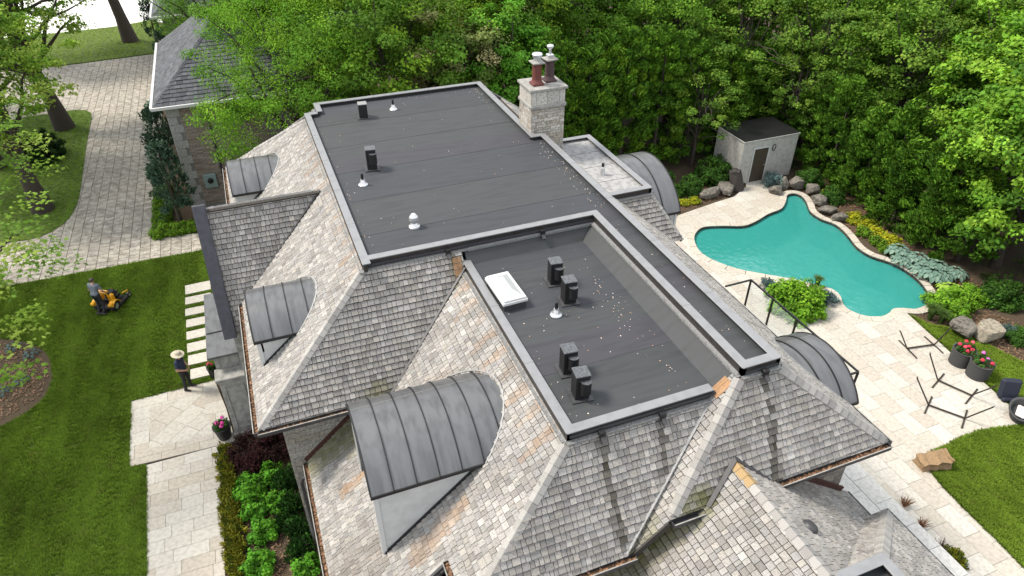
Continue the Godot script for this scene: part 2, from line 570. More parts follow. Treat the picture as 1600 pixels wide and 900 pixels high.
func build_ground() -> void:
	pool = smooth_closed(gp([1084, 378, 1088, 366, 1100, 358.5, 1130, 357, 1160, 357, 1180, 350, 1200, 338, 1220, 330, 1227, 318, 1229, 309, 1238, 306, 1250, 309, 1259, 319, 1265, 334, 1282, 346, 1305, 355, 1322, 370, 1338, 390, 1360, 404, 1390, 414, 1415, 427, 1436, 444, 1449, 464, 1446, 479, 1430, 487, 1410, 486, 1394, 487, 1387, 494, 1374, 499, 1350, 498, 1328, 490, 1316, 480, 1311, 466, 1298, 456, 1270, 448, 1235, 440, 1195, 433, 1150, 424, 1112, 410, 1092, 396], -0.14), 3)
	if Geometry2D.is_polygon_clockwise(pool): pool.reverse()
	var wide: PackedVector2Array = Geometry2D.offset_polygon(pool, 0.34)[0]
	# the soil sheet, open where the pool is
	var b := MB.new()
	for xr in [[-160.0, 22.0], [22.0, 220.0]]:
		var half := PackedVector2Array([Vector2(xr[0], -170), Vector2(xr[1], -170), Vector2(xr[1], 40), Vector2(xr[0], 40)])
		for q in Geometry2D.clip_polygons(half, pool):
			b.slab(q, Vector3(0, -0.05, 0), XZ_U, XZ_V, Vector3.UP, 0.0, -0.3)
	setting(b, "ground", M.mulch, "brown mulch and bare soil under the trees and plants")
	# pool: basin, tile band, water, coping stones
	b = MB.new()
	for i in pool.size():
		var p := pool[i]
		var q := pool[(i + 1) % pool.size()]
		var o := Vector3(p.y - q.y, 0, q.x - p.x)
		b.quad_o(Vector3(p.x, -0.3, p.y), Vector3(q.x, -0.3, q.y), Vector3(q.x, -1.7, q.y), Vector3(p.x, -1.7, p.y), o)
	b.slab(pool, Vector3(0, -1.65, 0), XZ_U, XZ_V, Vector3.UP, 0.0, -0.1)
	var bench := gp([1310, 466, 1316, 480, 1328, 490, 1350, 498, 1374, 499, 1387, 494, 1394, 487, 1372, 484, 1345, 478, 1326, 466], -0.14)
	for q in Geometry2D.intersect_polygons(bench, pool): b.slab(q, Vector3(0, -0.4, 0), XZ_U, XZ_V, Vector3.UP, 0.0, -1.2)
	setting(b, "pool_basin", M.basin, "pale blue plastered shell of the swimming pool")
	b = MB.new()
	for i in pool.size():
		var p := pool[i]
		var q := pool[(i + 1) % pool.size()]
		b.quad_o(Vector3(p.x, 0.0, p.y), Vector3(q.x, 0.0, q.y), Vector3(q.x, -0.32, q.y), Vector3(p.x, -0.32, p.y), Vector3(p.y - q.y, 0, q.x - p.x))
	setting(b, "pool_tile_band", M.tile, "dark grey tile band round the waterline of the pool")
	b = MB.new()
	b.slab(pool, Vector3(0, -0.14, 0), XZ_U, XZ_V, Vector3.UP, 0.0, -0.01)
	setting(b, "pool_water", M.water, "calm turquoise water of the curved swimming pool")
	var cop := MeshInstance3D.new()
	cop.name = "pool_coping"
	add_child(cop)
	var cb := MB.new()
	var pcs := []
	var outer := PackedVector2Array()
	for i in pool.size():
		var d := (pool[(i + 1) % pool.size()] - pool[(i - 1 + pool.size()) % pool.size()]).normalized()
		outer.append(pool[i] + Vector2(d.y, -d.x) * 0.34)
	for i in pool.size():
		var j := (i + 1) % pool.size()
		var k := rng.randf_range(0.9, 1.05)
		cb.slab(PackedVector2Array([pool[i], pool[j], outer[j], outer[i]]), Vector3(0, -0.012, 0), XZ_U, XZ_V, Vector3.UP, 0.0, -0.03)
		if i % 2 == 0:
			var m2 := (i + 2) % pool.size()
			var e := func(a: Vector2, c: Vector2, t: float) -> Vector2: return a.lerp(c, t)
			pcs.append({"poly": PackedVector2Array([e.call(pool[i], pool[j], 0.04), pool[j], e.call(pool[m2], pool[j], 0.04), e.call(outer[m2], outer[j], 0.04), outer[j], e.call(outer[i], outer[j], 0.04)]), "o": Vector3(0, 0.03, 0), "eu": XZ_U, "ev": XZ_V, "en": Vector3.UP, "h": 0.0, "lo": -0.06, "hs": 0.0, "v0": 0.0, "col": Color(0.47 * k, 0.43 * k, 0.37 * k)})
	cop.mesh = cb.mesh(Vector3.ZERO)
	cop.material_override = M.joint_pale
	tag(cop, "rounded pale stone coping running round the pool", "", "", "structure")
	emit(pcs, "coping_stone", "coping_stones", M.travertine, cop)
	# patio round the pool and along the house
	var pat := gp([1030, 350, 1060, 337, 1085, 328, 1120, 316, 1146, 308, 1166, 292, 1163, 280.5, 1200, 281.5, 1222, 303, 1245, 335, 1300, 400, 1400, 470, 1417, 490, 1500, 565, 1600, 655, 1604, 664, 1530, 673, 1470, 700, 1440, 722, 1500, 790, 1560, 848, 1640, 925])
	pat.append(Vector2(15.0, -3.0)); pat.append(Vector2(9.5, -3.0)); pat.append(Vector2(9.5, -28.0))
	b = MB.new()
	for q in Geometry2D.clip_polygons(pat, pool):
		if not Geometry2D.is_polygon_clockwise(q):
			b.slab(q, Vector3(0, -0.006, 0), XZ_U, XZ_V, Vector3.UP, 0.0, -0.03)
	var pn := setting(b, "patio", M.joint_pale, "pale travertine patio between the house, the pool and the side lawn")
	var vis := pat
	var tc := [Color(0.43, 0.4, 0.355), Color(0.455, 0.43, 0.385), Color(0.41, 0.375, 0.325), Color(0.47, 0.45, 0.41), Color(0.43, 0.4, 0.35)]
	emit(lay(vis, wide, 0.62, 0.6, 1.25, 0.0, 0.01, 0.022, tc, 0.035), "paving_slab", "paving_slabs", M.travertine, pn)
	# front path and landing
	var land := gp([205, 628, 335, 593, 354, 640, 368, 690, 202, 730])
	var walk := gp([229, 727.5, 340, 697.5, 346, 740, 352, 900, 354, 1000, 231, 1000, 230, 900])
	b = MB.new()
	b.slab(land, Vector3(0, -0.004, 0), XZ_U, XZ_V, Vector3.UP, 0.0, -0.03)
	b.slab(walk, Vector3(0, -0.008, 0), XZ_U, XZ_V, Vector3.UP, 0.0, -0.03)
	var wn := setting(b, "path", M.joint_pale, "pale travertine path and landing leading along the front lawn")
	var wc := [Color(0.45, 0.415, 0.365), Color(0.47, 0.445, 0.4), Color(0.425, 0.385, 0.33), Color(0.49, 0.47, 0.425)]
	var inner: PackedVector2Array = Geometry2D.offset_polygon(land, -0.62)[0]
	var ps := lay(inner, PackedVector2Array(), 0.62, 0.62, 1.0, PI / 4, 0.01, 0.022, wc, 0.03)
	ps.append_array(lay(land, inner, 0.62, 0.9, 1.3, 0.0, 0.01, 0.022, wc, 0.03, true))
	ps.append_array(lay(walk, PackedVector2Array(), 0.46, 0.6, 1.1, 0.0, 0.01, 0.022, wc, 0.03, true))
	emit(ps, "paving_slab", "paving_slabs", M.travertine, wn)
	# driveway
	var drv := PackedVector2Array([Vector2(-3.6, -31.6), Vector2(-32, -31.6), Vector2(-40, -45), Vector2(-40, -62)])
	drv.append_array(gp([0, 113, 100, 103, 170, 94, 246, 84]))
	drv.append_array(PackedVector2Array([Vector2(-4.2, -66), Vector2(-5.75, -52), Vector2(-5.75, -33.6), Vector2(-3.6, -33.4)]))
	var dn := sheet(drv, -0.012, "driveway", M.joint, "wide driveway of grey concrete pavers curving round a grass island")
	emit(lay(drv, PackedVector2Array(), 0.46, 0.24, 0.48, 0.0, 0.026, 0.016, [Color(0.385, 0.355, 0.31), Color(0.41, 0.38, 0.335), Color(0.36, 0.328, 0.285), Color(0.395, 0.36, 0.312)], 0.06), "paver", "pavers", M.paver, dn)
	# street far off
	sheet(PackedVector2Array([Vector2(-120, -150), Vector2(-3, -150), Vector2(-3, -76), Vector2(-120, -70)]), -0.01, "street", M.road, "bright pale street beyond the front trees")
	# lawns
	var bed := smooth_closed(gp([0, 530, 40, 535, 70, 549, 82, 575, 79, 605, 62, 630, 32, 652, 0, 667, -60, 685, -110, 600, -60, 530]), 3)
	var fl := PackedVector2Array([Vector2(-40, -31.6), Vector2(-3.3, -31.6), Vector2(-3.05, -22.2)])
	fl.append_array(gp([336, 594.5, 205, 628, 202, 730, 229, 727.5, 230, 900]))
	fl.append_array(PackedVector2Array([Vector2(-5.5, -4), Vector2(-40, -4)]))
	sheet(fl, 0.022, "lawn", M.lawn, "mown front lawn between driveway and path", 0.06)
	sheet(bed, 0.03, "flower_bed", M.mulch, "oval mulched bed set in the front lawn", 0.03)
	var isl := smooth_closed(gp([0, 382, 40, 376, 70, 368, 100, 350, 116, 330, 124, 308, 129, 275, 135, 230, 141, 195, 143, 180, 134, 173, 112, 173, 80, 178, 43, 183, 0, 192, -150, 220, -260, 320, -150, 415]), 2)
	sheet(isl, 0.04, "lawn", M.lawn, "grass island with big trees inside the driveway curve", 0.08)
	var top := gp([-350, 150, 0, 112, 100, 102, 170, 93, 245, 83, 246, 30, 180, 42, 90, 52, 0, 60, -350, 80])
	sheet(top, 0.04, "lawn", M.lawn, "bright grass strip between driveway and street", 0.08)
	var la := gp([1419, 491, 1452, 508, 1486, 513, 1530, 533, 1600, 568, 1800, 670, 1800, 840, 1606, 659, 1502, 565])
	sheet(la, 0.022, "lawn", M.lawn, "narrow grass strip between patio and boulders", 0.06)
	var lb := smooth_closed(gp([1604, 664, 1530, 673, 1470, 700, 1442, 722, 1500, 790, 1560, 848, 1640, 925, 1800, 1020, 1980, 950, 1900, 640, 1700, 640]), 2)
	sheet(lb, 0.024, "lawn", M.lawn, "side lawn with bare patches beyond the patio", 0.06)
	grass(fl, 130000, "short mown grass of the front lawn", [bed] + step_rects(), Color(0.105, 0.175, 0.018))
	grass(isl, 12000, "short grass on the driveway island", [], Color(0.13, 0.23, 0.02))
	grass(top, 9000, "bright grass along the far street", [], Color(0.27, 0.36, 0.015))
	grass(la, 10000, "short grass of the narrow strip by the boulders", [], Color(0.12, 0.19, 0.02))
	grass(lb, 22000, "grass of the side lawn", [], Color(0.12, 0.19, 0.02))
	# stepping stones
	var st := STEPS
	for i in st.size():
		var s = st[i]
		var a := g(s[0], s[1] + 4)
		var z1 := g(s[0], s[3])
		var x1 := maxf(g(s[2], s[1]).x, a.x + 1.05)
		var sb := MB.new()
		var k := rng.randf_range(0.93, 1.05)
		sb.col = Color(0.47 * k, 0.445 * k, 0.4 * k)
		var ce := Vector3((a.x + x1) * 0.5, 0.028, (a.z + z1.z) * 0.5)
		sb.box(ce + Vector3.UP * 0.012, Vector3(x1 - a.x, 0.07, z1.z - a.z), Basis(Vector3.UP, rng.randf_range(-0.02, 0.02)), 0.006)
		solo(sb, "stepping_stone", M.travertine, Vector3(ce.x, 0, ce.z), "pale rectangular stepping stone set in the lawn beside the porch", "stepping stone", "stepping stones beside the porch")

# ---------------------------------------------------------------- the house
var stains := []
var shingles := []
var house: Node3D
const CEDAR := [[0.33, 0.318, 0.302], [0.295, 0.286, 0.278], [0.369, 0.356, 0.341], [0.261, 0.25, 0.24], [0.31, 0.302, 0.297], [0.345, 0.326, 0.302], [0.281, 0.266, 0.25]]
var PAL := {"cedar": CEDAR, "cap": [[0.34, 0.332, 0.32], [0.31, 0.3, 0.29], [0.37, 0.36, 0.345]]}

func shade_pick(pal: String, p: Vector3) -> Color:
	var a: Array = PAL[pal][rng.randi() % PAL[pal].size()]
	var k := rng.randf_range(0.86, 1.14)
	var c := Color(a[0] * k, a[1] * k, a[2] * k)
	for s in stains:
		var ab: Vector3 = s[1] - s[0]
		var t := clampf((p - s[0]).dot(ab) / ab.length_squared(), 0.0, 1.0)
		var d := p.distance_to(s[0] + ab * t)
		var w: float = lerpf(s[2], s[3], t)
		if d < w:
			var q: float = s[5] * (1.0 - 0.5 * pow(d / w, 2.0)) * rng.randf_range(0.6, 1.1)
			c = c.lerp(s[4], clampf(q, 0, 1))
	return c

func slope(pts: Array, pal: String, expo := 0.155, wmin := 0.085, wmax := 0.21, bucket = null, thick := 0.12, rest_parent: Node = null) -> void:
	var into: Array = shingles if bucket == null else bucket
	if pal == "cedar":
		wmin = 0.075
		wmax = 0.18
	var runs := FastNoiseLite.new()
	runs.seed = 5
	runs.frequency = 0.9
	var nn := Vector3.ZERO
	for i in pts.size():
		nn += (pts[i] as Vector3).cross(pts[(i + 1) % pts.size()])
	nn = nn.normalized()
	if nn.y < 0: nn = -nn
	var ed := (Vector3.DOWN - nn * Vector3.DOWN.dot(nn)).normalized()
	var eu := nn.cross(ed)
	var o: Vector3 = pts[0]
	var poly := PackedVector2Array()
	var mn := Vector2(1e9, 1e9)
	var mx := -mn
	for p in pts:
		var q := Vector2((p - o).dot(eu), (p - o).dot(ed))
		poly.append(q)
		mn = mn.min(q); mx = mx.max(q)
	var db := MB.new()
	db.slab(poly, o, eu, ed, nn, -0.03, -thick, 0.0, 0.0, true)
	part(db, "roof_deck", M.deck, rest_parent if rest_parent else house)
	var vv := mn.y
	while vv < mx.y:
		var u := mn.x - rng.randf() * wmax
		while u < mx.x:
			var w := rng.randf_range(wmin, wmax)
			if rng.randf() < 0.15: w *= 1.3
			var dv := rng.randf_range(-0.006, 0.006)
			var rect := PackedVector2Array([Vector2(u + 0.0055, vv + 0.018), Vector2(u + w - 0.0055, vv + 0.018), Vector2(u + w - 0.0055, vv + expo + dv), Vector2(u + 0.0055, vv + expo + dv)])
			u += w
			for cut in Geometry2D.intersect_polygons(rect, poly):
				var ce := Vector2.ZERO
				for p in cut: ce += p
				ce /= cut.size()
				var lift := rng.randf_range(0.02, 0.034)
				into.append({"poly": cut, "o": o, "eu": eu, "ev": ed, "en": nn, "h": 0.004, "lo": -0.035, "hs": lift / expo, "v0": vv, "col": shade_pick(pal, o + eu * ce.x + ed * ce.y) * (1.0 + 0.3 * runs.get_noise_2d(ce.x * 1.6, ce.y * 0.45) + 0.2 * runs.get_noise_2d(ce.x * 5.0, ce.y * 1.2 + 40.0))})
		vv += expo

func caps(a: Vector3, b: Vector3, ia: Vector3, ib: Vector3, pal: String, w := 0.13, l := 0.2, parent: Node = null, first_new := 0) -> void:
	var L := (b - a).normalized()
	var dirs := []
	for q in [ia, ib]:
		var d: Vector3 = (q - a)
		d = (d - L * d.dot(L)).normalized()
		dirs.append(d)
	var up: Vector3 = -(dirs[0] + dirs[1]).normalized()
	var k := int(a.distance_to(b) / l)
	for i in k:
		var c := MB.new()
		c.col = shade_pick(pal, a + L * (l * i))
		if i < first_new: c.col = Color(0.4, 0.28, 0.14)
		var p0 := a + L * (l * i)
		var p1 := a + L * (l * (i + 1) + 0.03)
		for d in dirs:
			var t0 := p0 + up * 0.028
			var t1 := p1 + up * 0.048
			var e0: Vector3 = p0 + d * w + up * 0.028
			var e1: Vector3 = p1 + d * w + up * 0.048
			var n: Vector3 = (up + d * 0.3)
			c.quad_o(t0, t1, e1, e0, n)
			c.quad_o(t1, e1, e1 - up * 0.03, t1 - up * 0.03, L)
			c.quad_o(e0, e1, e1 - up * 0.03, e0 - up * 0.03, d)
		part(c, "ridge_cap", M.shingle, parent if parent else house)

func coping(a: Vector3, b: Vector3, inw: Vector3, deep := 0.21, w := 0.21) -> void:
	var c := MB.new()
	var L := (b - a).normalized()
	var mid := inw * (w * 0.5 - 0.02)
	c.bar(a + mid - Vector3.UP * 0.015, b + mid - Vector3.UP * 0.015, w, 0.03, Vector3.UP, 0.005)
	var n := int(a.distance_to(b) / 2.6)
	var o := part(c, "coping", M.coping, house)
	for i in range(1, n + 1):
		var j := MB.new()
		var p := a + L * (a.distance_to(b) * i / (n + 1))
		j.box(p + mid + Vector3.UP * 0.0015, Vector3.ONE * 0.006 + (L.abs() * 0.05) + (inw.abs() * (w - 0.004)), Basis(), 0.0)
		part(j, "joint_cover", M.coping, o)
	var f := MB.new()
	f.bar(a + inw * 0.05 - Vector3.UP * (0.03 + deep * 0.5), b + inw * 0.05 - Vector3.UP * (0.03 + deep * 0.5), 0.1, deep)
	part(f, "fascia", M.fascia, house)
	var g2 := MB.new()
	g2.bar(a - inw * 0.02 - Vector3.UP * (0.05 + deep), b - inw * 0.02 - Vector3.UP * (0.05 + deep), 0.16, 0.05)
	part(g2, "flashing", M.flash, house)

func valley(a: Vector3, b: Vector3, m: Material, w := 0.14, lift := 0.035) -> void:
	var c := MB.new()
	c.bar(a + Vector3.UP * lift, b + Vector3.UP * lift, w, 0.012)
	part(c, "valley_flashing", m, house)

func gutter(a: Vector3, b: Vector3, out: Vector3, full := true, parent: Node = null) -> void:
	var c := MB.new()
	var dn := Vector3.DOWN
	c.bar(a + out * 0.125 + dn * 0.05, b + out * 0.125 + dn * 0.05, 0.012, 0.11)
	c.bar(a + out * 0.06 + dn * 0.1, b + out * 0.06 + dn * 0.1, 0.118, 0.012)
	c.bar(a + out * -0.004 + dn * 0.06, b + out * -0.004 + dn * 0.06, 0.012, 0.1)
	var L := (b - a).normalized()
	for e in [[a, -1.0], [b, 1.0]]:
		c.box(e[0] + out * 0.06 + dn * 0.05 + L * e[1] * 0.006, Vector3(0.012, 0.11, 0.012) + out.abs() * 0.125, Basis())
	var o := part(c, "gutter", M.flash_dark, parent if parent else house)
	var rim := MB.new()
	rim.bar(a + out * 0.128 + Vector3.UP * 0.008, b + out * 0.128 + Vector3.UP * 0.008, 0.022, 0.014)
	part(rim, "gutter_lip", M.cast, o)
	if full:
		var f := MB.new()
		var n := int(a.distance_to(b) / 0.035)
		for i in n * 2:
			var p := a.lerp(b, rng.randf()) + out * rng.randf_range(0.02, 0.11) + dn * rng.randf_range(0.03, 0.07)
			var k := rng.randf_range(0.5, 1.5)
			f.col = Color(0.2 * k, 0.105 * k, 0.055 * k)
			var x := Vector3(rng.randf_range(-1, 1), rng.randf_range(-0.4, 0.4), rng.randf_range(-1, 1)).normalized() * 0.045
			var y := x.cross(Vector3(rng.randf_range(-0.4, 0.4), 1, rng.randf_range(-0.4, 0.4))).normalized() * 0.03
			f.quad(p - x, p - y, p + x, p + y)
		f.col = Color(0.1, 0.055, 0.03)
		f.bar(a + out * 0.06 + dn * 0.07, b + out * 0.06 + dn * 0.07, 0.1, 0.03)
		tag(part(f, "leaf_litter", M.vcol, o), "", "", "", "stuff")

# sd: -1 front looks to -x, +1 to +x; roof plane through (xt, yt) with slope s
func barrel(sd: float, xf: float, z0: float, z1: float, ysp: float, rise: float, xt: float, yt: float, s: float, np: int, stop := 0.0) -> void:
	var W := z1 - z0
	var R := (W * W / 4.0 + rise * rise) / (2.0 * rise)
	var zc := (z0 + z1) * 0.5
	var yc := ysp + rise - R
	var half := asin(W * 0.5 / R)
	var K := 30
	var xe := xt + sd * ((yt - (ysp + rise)) / s) - sd * 0.12
	if stop != 0.0: xe = stop
	var root := MeshInstance3D.new()
	root.name = "dormer"
	house.add_child(root, true)
	var arc := []
	for i in K + 1:
		var a := lerpf(-half, half, float(i) / K)
		arc.append(Vector2(sin(a), cos(a)))     # (z, y) outwards
	var pt := func(x: float, i: int, r: float) -> Vector3: return Vector3(x, yc + arc[i].y * r, zc + arc[i].x * r)
	for k in np:
		var xa := lerpf(xf, xe, float(k) / np)
		var xb := lerpf(xf, xe, float(k + 1) / np)
		var b := MB.new()
		for i in K:
			var q := [[xa, i], [xb, i], [xb, i + 1], [xa, i + 1]]
			var P := []
			for e in q: P.append(pt.call(e[0], e[1], R))
			var fl: bool = (P[2] - P[0]).cross(P[1] - P[0]).dot(Vector3(0, arc[i].y, arc[i].x)) < 0.0
			var od := [0, 3, 2, 1] if fl else [0, 1, 2, 3]
			for tr in [[0, 1, 2], [0, 2, 3]]:
				for e in tr:
					var m: int = od[e]
					b.v.append(P[m]); b.n.append(Vector3(0, arc[q[m][1]].y, arc[q[m][1]].x)); b.c.append(Color.WHITE); b.t.append(Vector2.ZERO)
			b.quad_o(pt.call(xa, i, R - 0.05), pt.call(xb, i, R - 0.05), pt.call(xb, i + 1, R - 0.05), pt.call(xa, i + 1, R - 0.05), -Vector3(0, arc[i].y, arc[i].x))
		for i in [0, K]:
			b.quad_o(pt.call(xa, i, R), pt.call(xb, i, R), pt.call(xb, i, R - 0.05), pt.call(xa, i, R - 0.05), Vector3(0, -1, 0))
		part(b, "roof_panel", M.zinc, root)
		if k > 0:
			var r := MB.new()
			for i in K:
				var o := Vector3(0, arc[i].y, arc[i].x)
				r.quad_o(pt.call(xa - 0.012, i, R + 0.026), pt.call(xa + 0.012, i, R + 0.026), pt.call(xa + 0.012, i + 1, R + 0.026), pt.call(xa - 0.012, i + 1, R + 0.026), o)
				for e in [-1.0, 1.0]:
					r.quad_o(pt.call(xa + 0.012 * e, i, R), pt.call(xa + 0.012 * e, i + 1, R), pt.call(xa + 0.012 * e, i + 1, R + 0.026), pt.call(xa + 0.012 * e, i, R + 0.026), Vector3(e, 0, 0))
			part(r, "standing_seam", M.zinc_edge, root)
	# dark rims, solder line and the lead collar where the barrel meets the shingles
	var rim := MB.new()
	for i in K:
		rim.quad_o(pt.call(xf + sd * 0.004, i, R + 0.012), pt.call(xf + sd * 0.004, i + 1, R + 0.012), pt.call(xf + sd * 0.004, i + 1, R - 0.085), pt.call(xf + sd * 0.004, i, R - 0.085), Vector3(sd, 0, 0))
		rim.quad_o(pt.call(xf + sd * 0.004, i, R + 0.012), pt.call(xf + sd * 0.004, i + 1, R + 0.012), pt.call(xf - sd * 0.03, i + 1, R + 0.012), pt.call(xf - sd * 0.03, i, R + 0.012), Vector3(0, arc[i].y, arc[i].x))
	for e in [[0, -1.0], [K, 1.0]]:
		var i: int = e[0]
		var xm := xt + sd * ((yt - ysp) / s)
		rim.bar(pt.call(xf, i, R) + Vector3(0, -0.035, e[1] * 0.01), Vector3(xm, ysp - 0.035, pt.call(xf, i, R).z + e[1] * 0.01), 0.03, 0.08)
	part(rim, "dormer_edge", M.zinc_edge, root)
	var sl := MB.new()
	var im := int(K * 0.36)
	var xs: float = xt + sd * ((yt - (yc + arc[im].y * R)) / s)
	sl.bar(pt.call(xf, im, R + 0.002), Vector3(xs, yc + arc[im].y * R + 0.002, zc + arc[im].x * R), 0.012, 0.006, Vector3(0, arc[im].y, arc[im].x))
	part(sl, "solder_line", M.lead, root)
	var fl2 := MB.new()
	for i in K:
		var q := []
		for j in [i, i + 1]:
			var y: float = yc + arc[j].y * R
			var p := Vector3(xt + sd * ((yt - y) / s), y, zc + arc[j].x * R)
			var nrm := Vector3(sd * s, 1.0, 0).normalized()
			var o := Vector3(0, arc[j].y, arc[j].x)
			var away := (o - nrm * o.dot(nrm)).normalized()
			q.append([p + o * 0.02 - away * 0.0 + nrm * 0.03, p + away * (0.05 + 0.015 * sin(j * 2.7)) + nrm * 0.03, p + o * 0.05])
		fl2.quad_o(q[0][0], q[1][0], q[1][1], q[0][1], Vector3(sd * s, 1, 0))
		fl2.quad_o(q[0][0], q[1][0], q[1][2], q[0][2], Vector3(sd, 0.3, 0))
	part(fl2, "lead_collar", M.lead, root)
	# walls: two cheeks and the front with its window
	var xw := xf - sd * 0.12
	var yb := yt - s * absf(xw - xt)
	var xm2 := xt + sd * ((yt - ysp) / s)
	for e in [[z0 + 0.1, -1.0], [z1 - 0.1, 1.0]]:
		var ch := MB.new()
		var poly := PackedVector2Array([Vector2(xw, yb - 0.05), Vector2(xw, ysp), Vector2(xm2 - sd * 0.05, ysp)])
		ch.slab(poly, Vector3(0, 0, e[0]), Vector3.RIGHT, Vector3.UP, Vector3(0, 0, e[1]), 0.0, -0.06)
		part(ch, "cheek", M.white, root)
		var tr := MB.new()
		tr.bar(Vector3(xw + sd * 0.01, yb - 0.02, e[0] + e[1] * 0.012), Vector3(xw + sd * 0.01, ysp, e[0] + e[1] * 0.012), 0.09, 0.03, Vector3(0, 0, 1), 0.004)
		tr.bar(Vector3(xw + sd * 0.055, yb - 0.02, e[0] - e[1] * 0.05), Vector3(xw + sd * 0.055, ysp, e[0] - e[1] * 0.05), 0.03, 0.09, Vector3(0, 0, 1), 0.004)
		part(tr, "corner_board", M.bright, root)
		var ld := MB.new()
		ld.bar(Vector3(xw + sd * 0.02, yb + 0.03, e[0] + e[1] * 0.03), Vector3(xm2, ysp + 0.03, e[0] + e[1] * 0.03), 0.05, 0.05, Vector3(0, 0, 1))
		part(ld, "step_flashing", M.zinc_edge, root)
	var fw := MB.new()
	var fp := PackedVector2Array([Vector2(z0 + 0.1, yb - 0.05), Vector2(z1 - 0.1, yb - 0.05)])
	for i in range(K - 1, 0, -1): fp.append(Vector2(clampf(zc + arc[i].x * (R - 0.06), z0 + 0.1, z1 - 0.1), yc + arc[i].y * (R - 0.06)))
	fw.slab(fp, Vector3(xw, 0, 0), Vector3(0, 0, 1), Vector3.UP, Vector3(sd, 0, 0), 0.0, -0.08)
	root.mesh = fw.mesh(base_of(root))
	root.material_override = M.white
	var wn := MB.new()
	wn.box(Vector3(xw + sd * 0.012, (yb + ysp) * 0.5 + 0.2, zc), Vector3(0.02, (ysp - yb) * 0.62, W * 0.55))
	part(wn, "window_pane", M.glass, root)

func stones(o: Vector3, eu: Vector3, ev: Vector3, en: Vector3, outline: PackedVector2Array, hmin: float, hmax: float, lmin: float, lmax: float, cols: Array, into: Array) -> void:
	var mn := Vector2(1e9, 1e9)
	var mx := -mn
	for p in outline:
		mn = mn.min(p); mx = mx.max(p)
	var y := mn.y
	while y < mx.y:
		var h := rng.randf_range(hmin, hmax)
		var x := mn.x - rng.randf() * lmax
		while x < mx.x:
			var l := rng.randf_range(lmin, lmax)
			var rect := PackedVector2Array([Vector2(x + 0.006, y + 0.006), Vector2(x + l - 0.006, y + 0.006), Vector2(x + l - 0.006, y + h - 0.006), Vector2(x + 0.006, y + h - 0.006)])
			x += l
			for cut in Geometry2D.intersect_polygons(rect, outline):
				var c0: Color = cols[rng.randi() % cols.size()]
				var k := rng.randf_range(0.86, 1.12)
				into.append({"poly": cut, "o": o, "eu": eu, "ev": ev, "en": en, "h": rng.randf_range(0.012, 0.028), "lo": -0.01, "hs": 0.0, "v0": 0.0, "col": Color(c0.r * k, c0.g * k, c0.b * k)})
		y += h

func wall(poly: PackedVector2Array, o: Vector3, eu: Vector3, en: Vector3, m: Material, thick := 0.25, called := "wall") -> MeshInstance3D:
	var b := MB.new()
	b.slab(poly, o, eu, Vector3.UP, en, 0.0, -thick, 0.0, 0.0, true)
	return part(b, called, m, house)

func rect2(x0: float, y0: float, x1: float, y1: float) -> PackedVector2Array:
	return PackedVector2Array([Vector2(x0, y0), Vector2(x1, y0), Vector2(x1, y1), Vector2(x0, y1)])

func box_vent(p: Vector3, h: float, turn: float, pale_lid := false) -> void:
	var bs := Basis(Vector3.UP, turn)
	var b := MB.new()
	b.box(p + Vector3.UP * h * 0.5, Vector3(0.3, h, 0.3), bs, 0.008)
	var r := part(b, "roof_vent", M.black, house)
	var f := MB.new()
	f.box(p + Vector3.UP * 0.012, Vector3(0.46, 0.02, 0.46), bs)
	part(f, "vent_flange", M.flash_dark, r)
	var l := MB.new()
	l.box(p + Vector3.UP * (h + 0.015), Vector3(0.32, 0.03, 0.32), bs, 0.006)
	part(l, "vent_lid", M.lead if pale_lid else M.vent_top, r)
	if pale_lid: return
	var hd := MB.new()
	var lid := MB.new()
	var ce := p + bs * Vector3(0.05, 0, 0.15)
	for i in 10:
		var a0 := PI * i / 10.0
		var a1 := PI * (i + 1) / 10.0
		var q0 := ce + bs * Vector3(cos(a0) * 0.12, 0, sin(a0) * 0.13)
		var q1 := ce + bs * Vector3(cos(a1) * 0.12, 0, sin(a1) * 0.13)
		var yt := Vector3.UP * (h - 0.1)
		var yb := Vector3.UP * (h - 0.42)
		hd.quad_o(q0 + yt, q1 + yt, q1 + yb, q0 + yb, q0 - ce + q1 - ce)
		lid.tri_o(ce + yt + Vector3.UP * 0.004, q0 + yt + Vector3.UP * 0.004, q1 + yt + Vector3.UP * 0.004, Vector3.UP)
		lid.quad_o(q0 + yt + Vector3.UP * 0.004, q1 + yt + Vector3.UP * 0.004, q1 + yt - Vector3.UP * 0.02, q0 + yt - Vector3.UP * 0.02, q0 - ce)
	part(hd, "vent_hood", M.black, r)
	part(lid, "vent_hood_top", M.vent_top, r)

func pipe_vent(p: Vector3) -> void:
	var b := MB.new()
	b.lathe(p, [Vector2(0.15, 0.0), Vector2(0.145, 0.02), Vector2(0.1, 0.06), Vector2(0.06, 0.16), Vector2(0.055, 0.18), Vector2(0.0, 0.18)], 18)
	var r := part(b, "vent_pipe", M.silver, house)
	var k := MB.new()
	k.lathe(p, [Vector2(0.04, 0.15), Vector2(0.04, 0.36), Vector2(0.03, 0.37), Vector2(0.0, 0.37)], 12)
	part(k, "pipe_end", M.black, r)

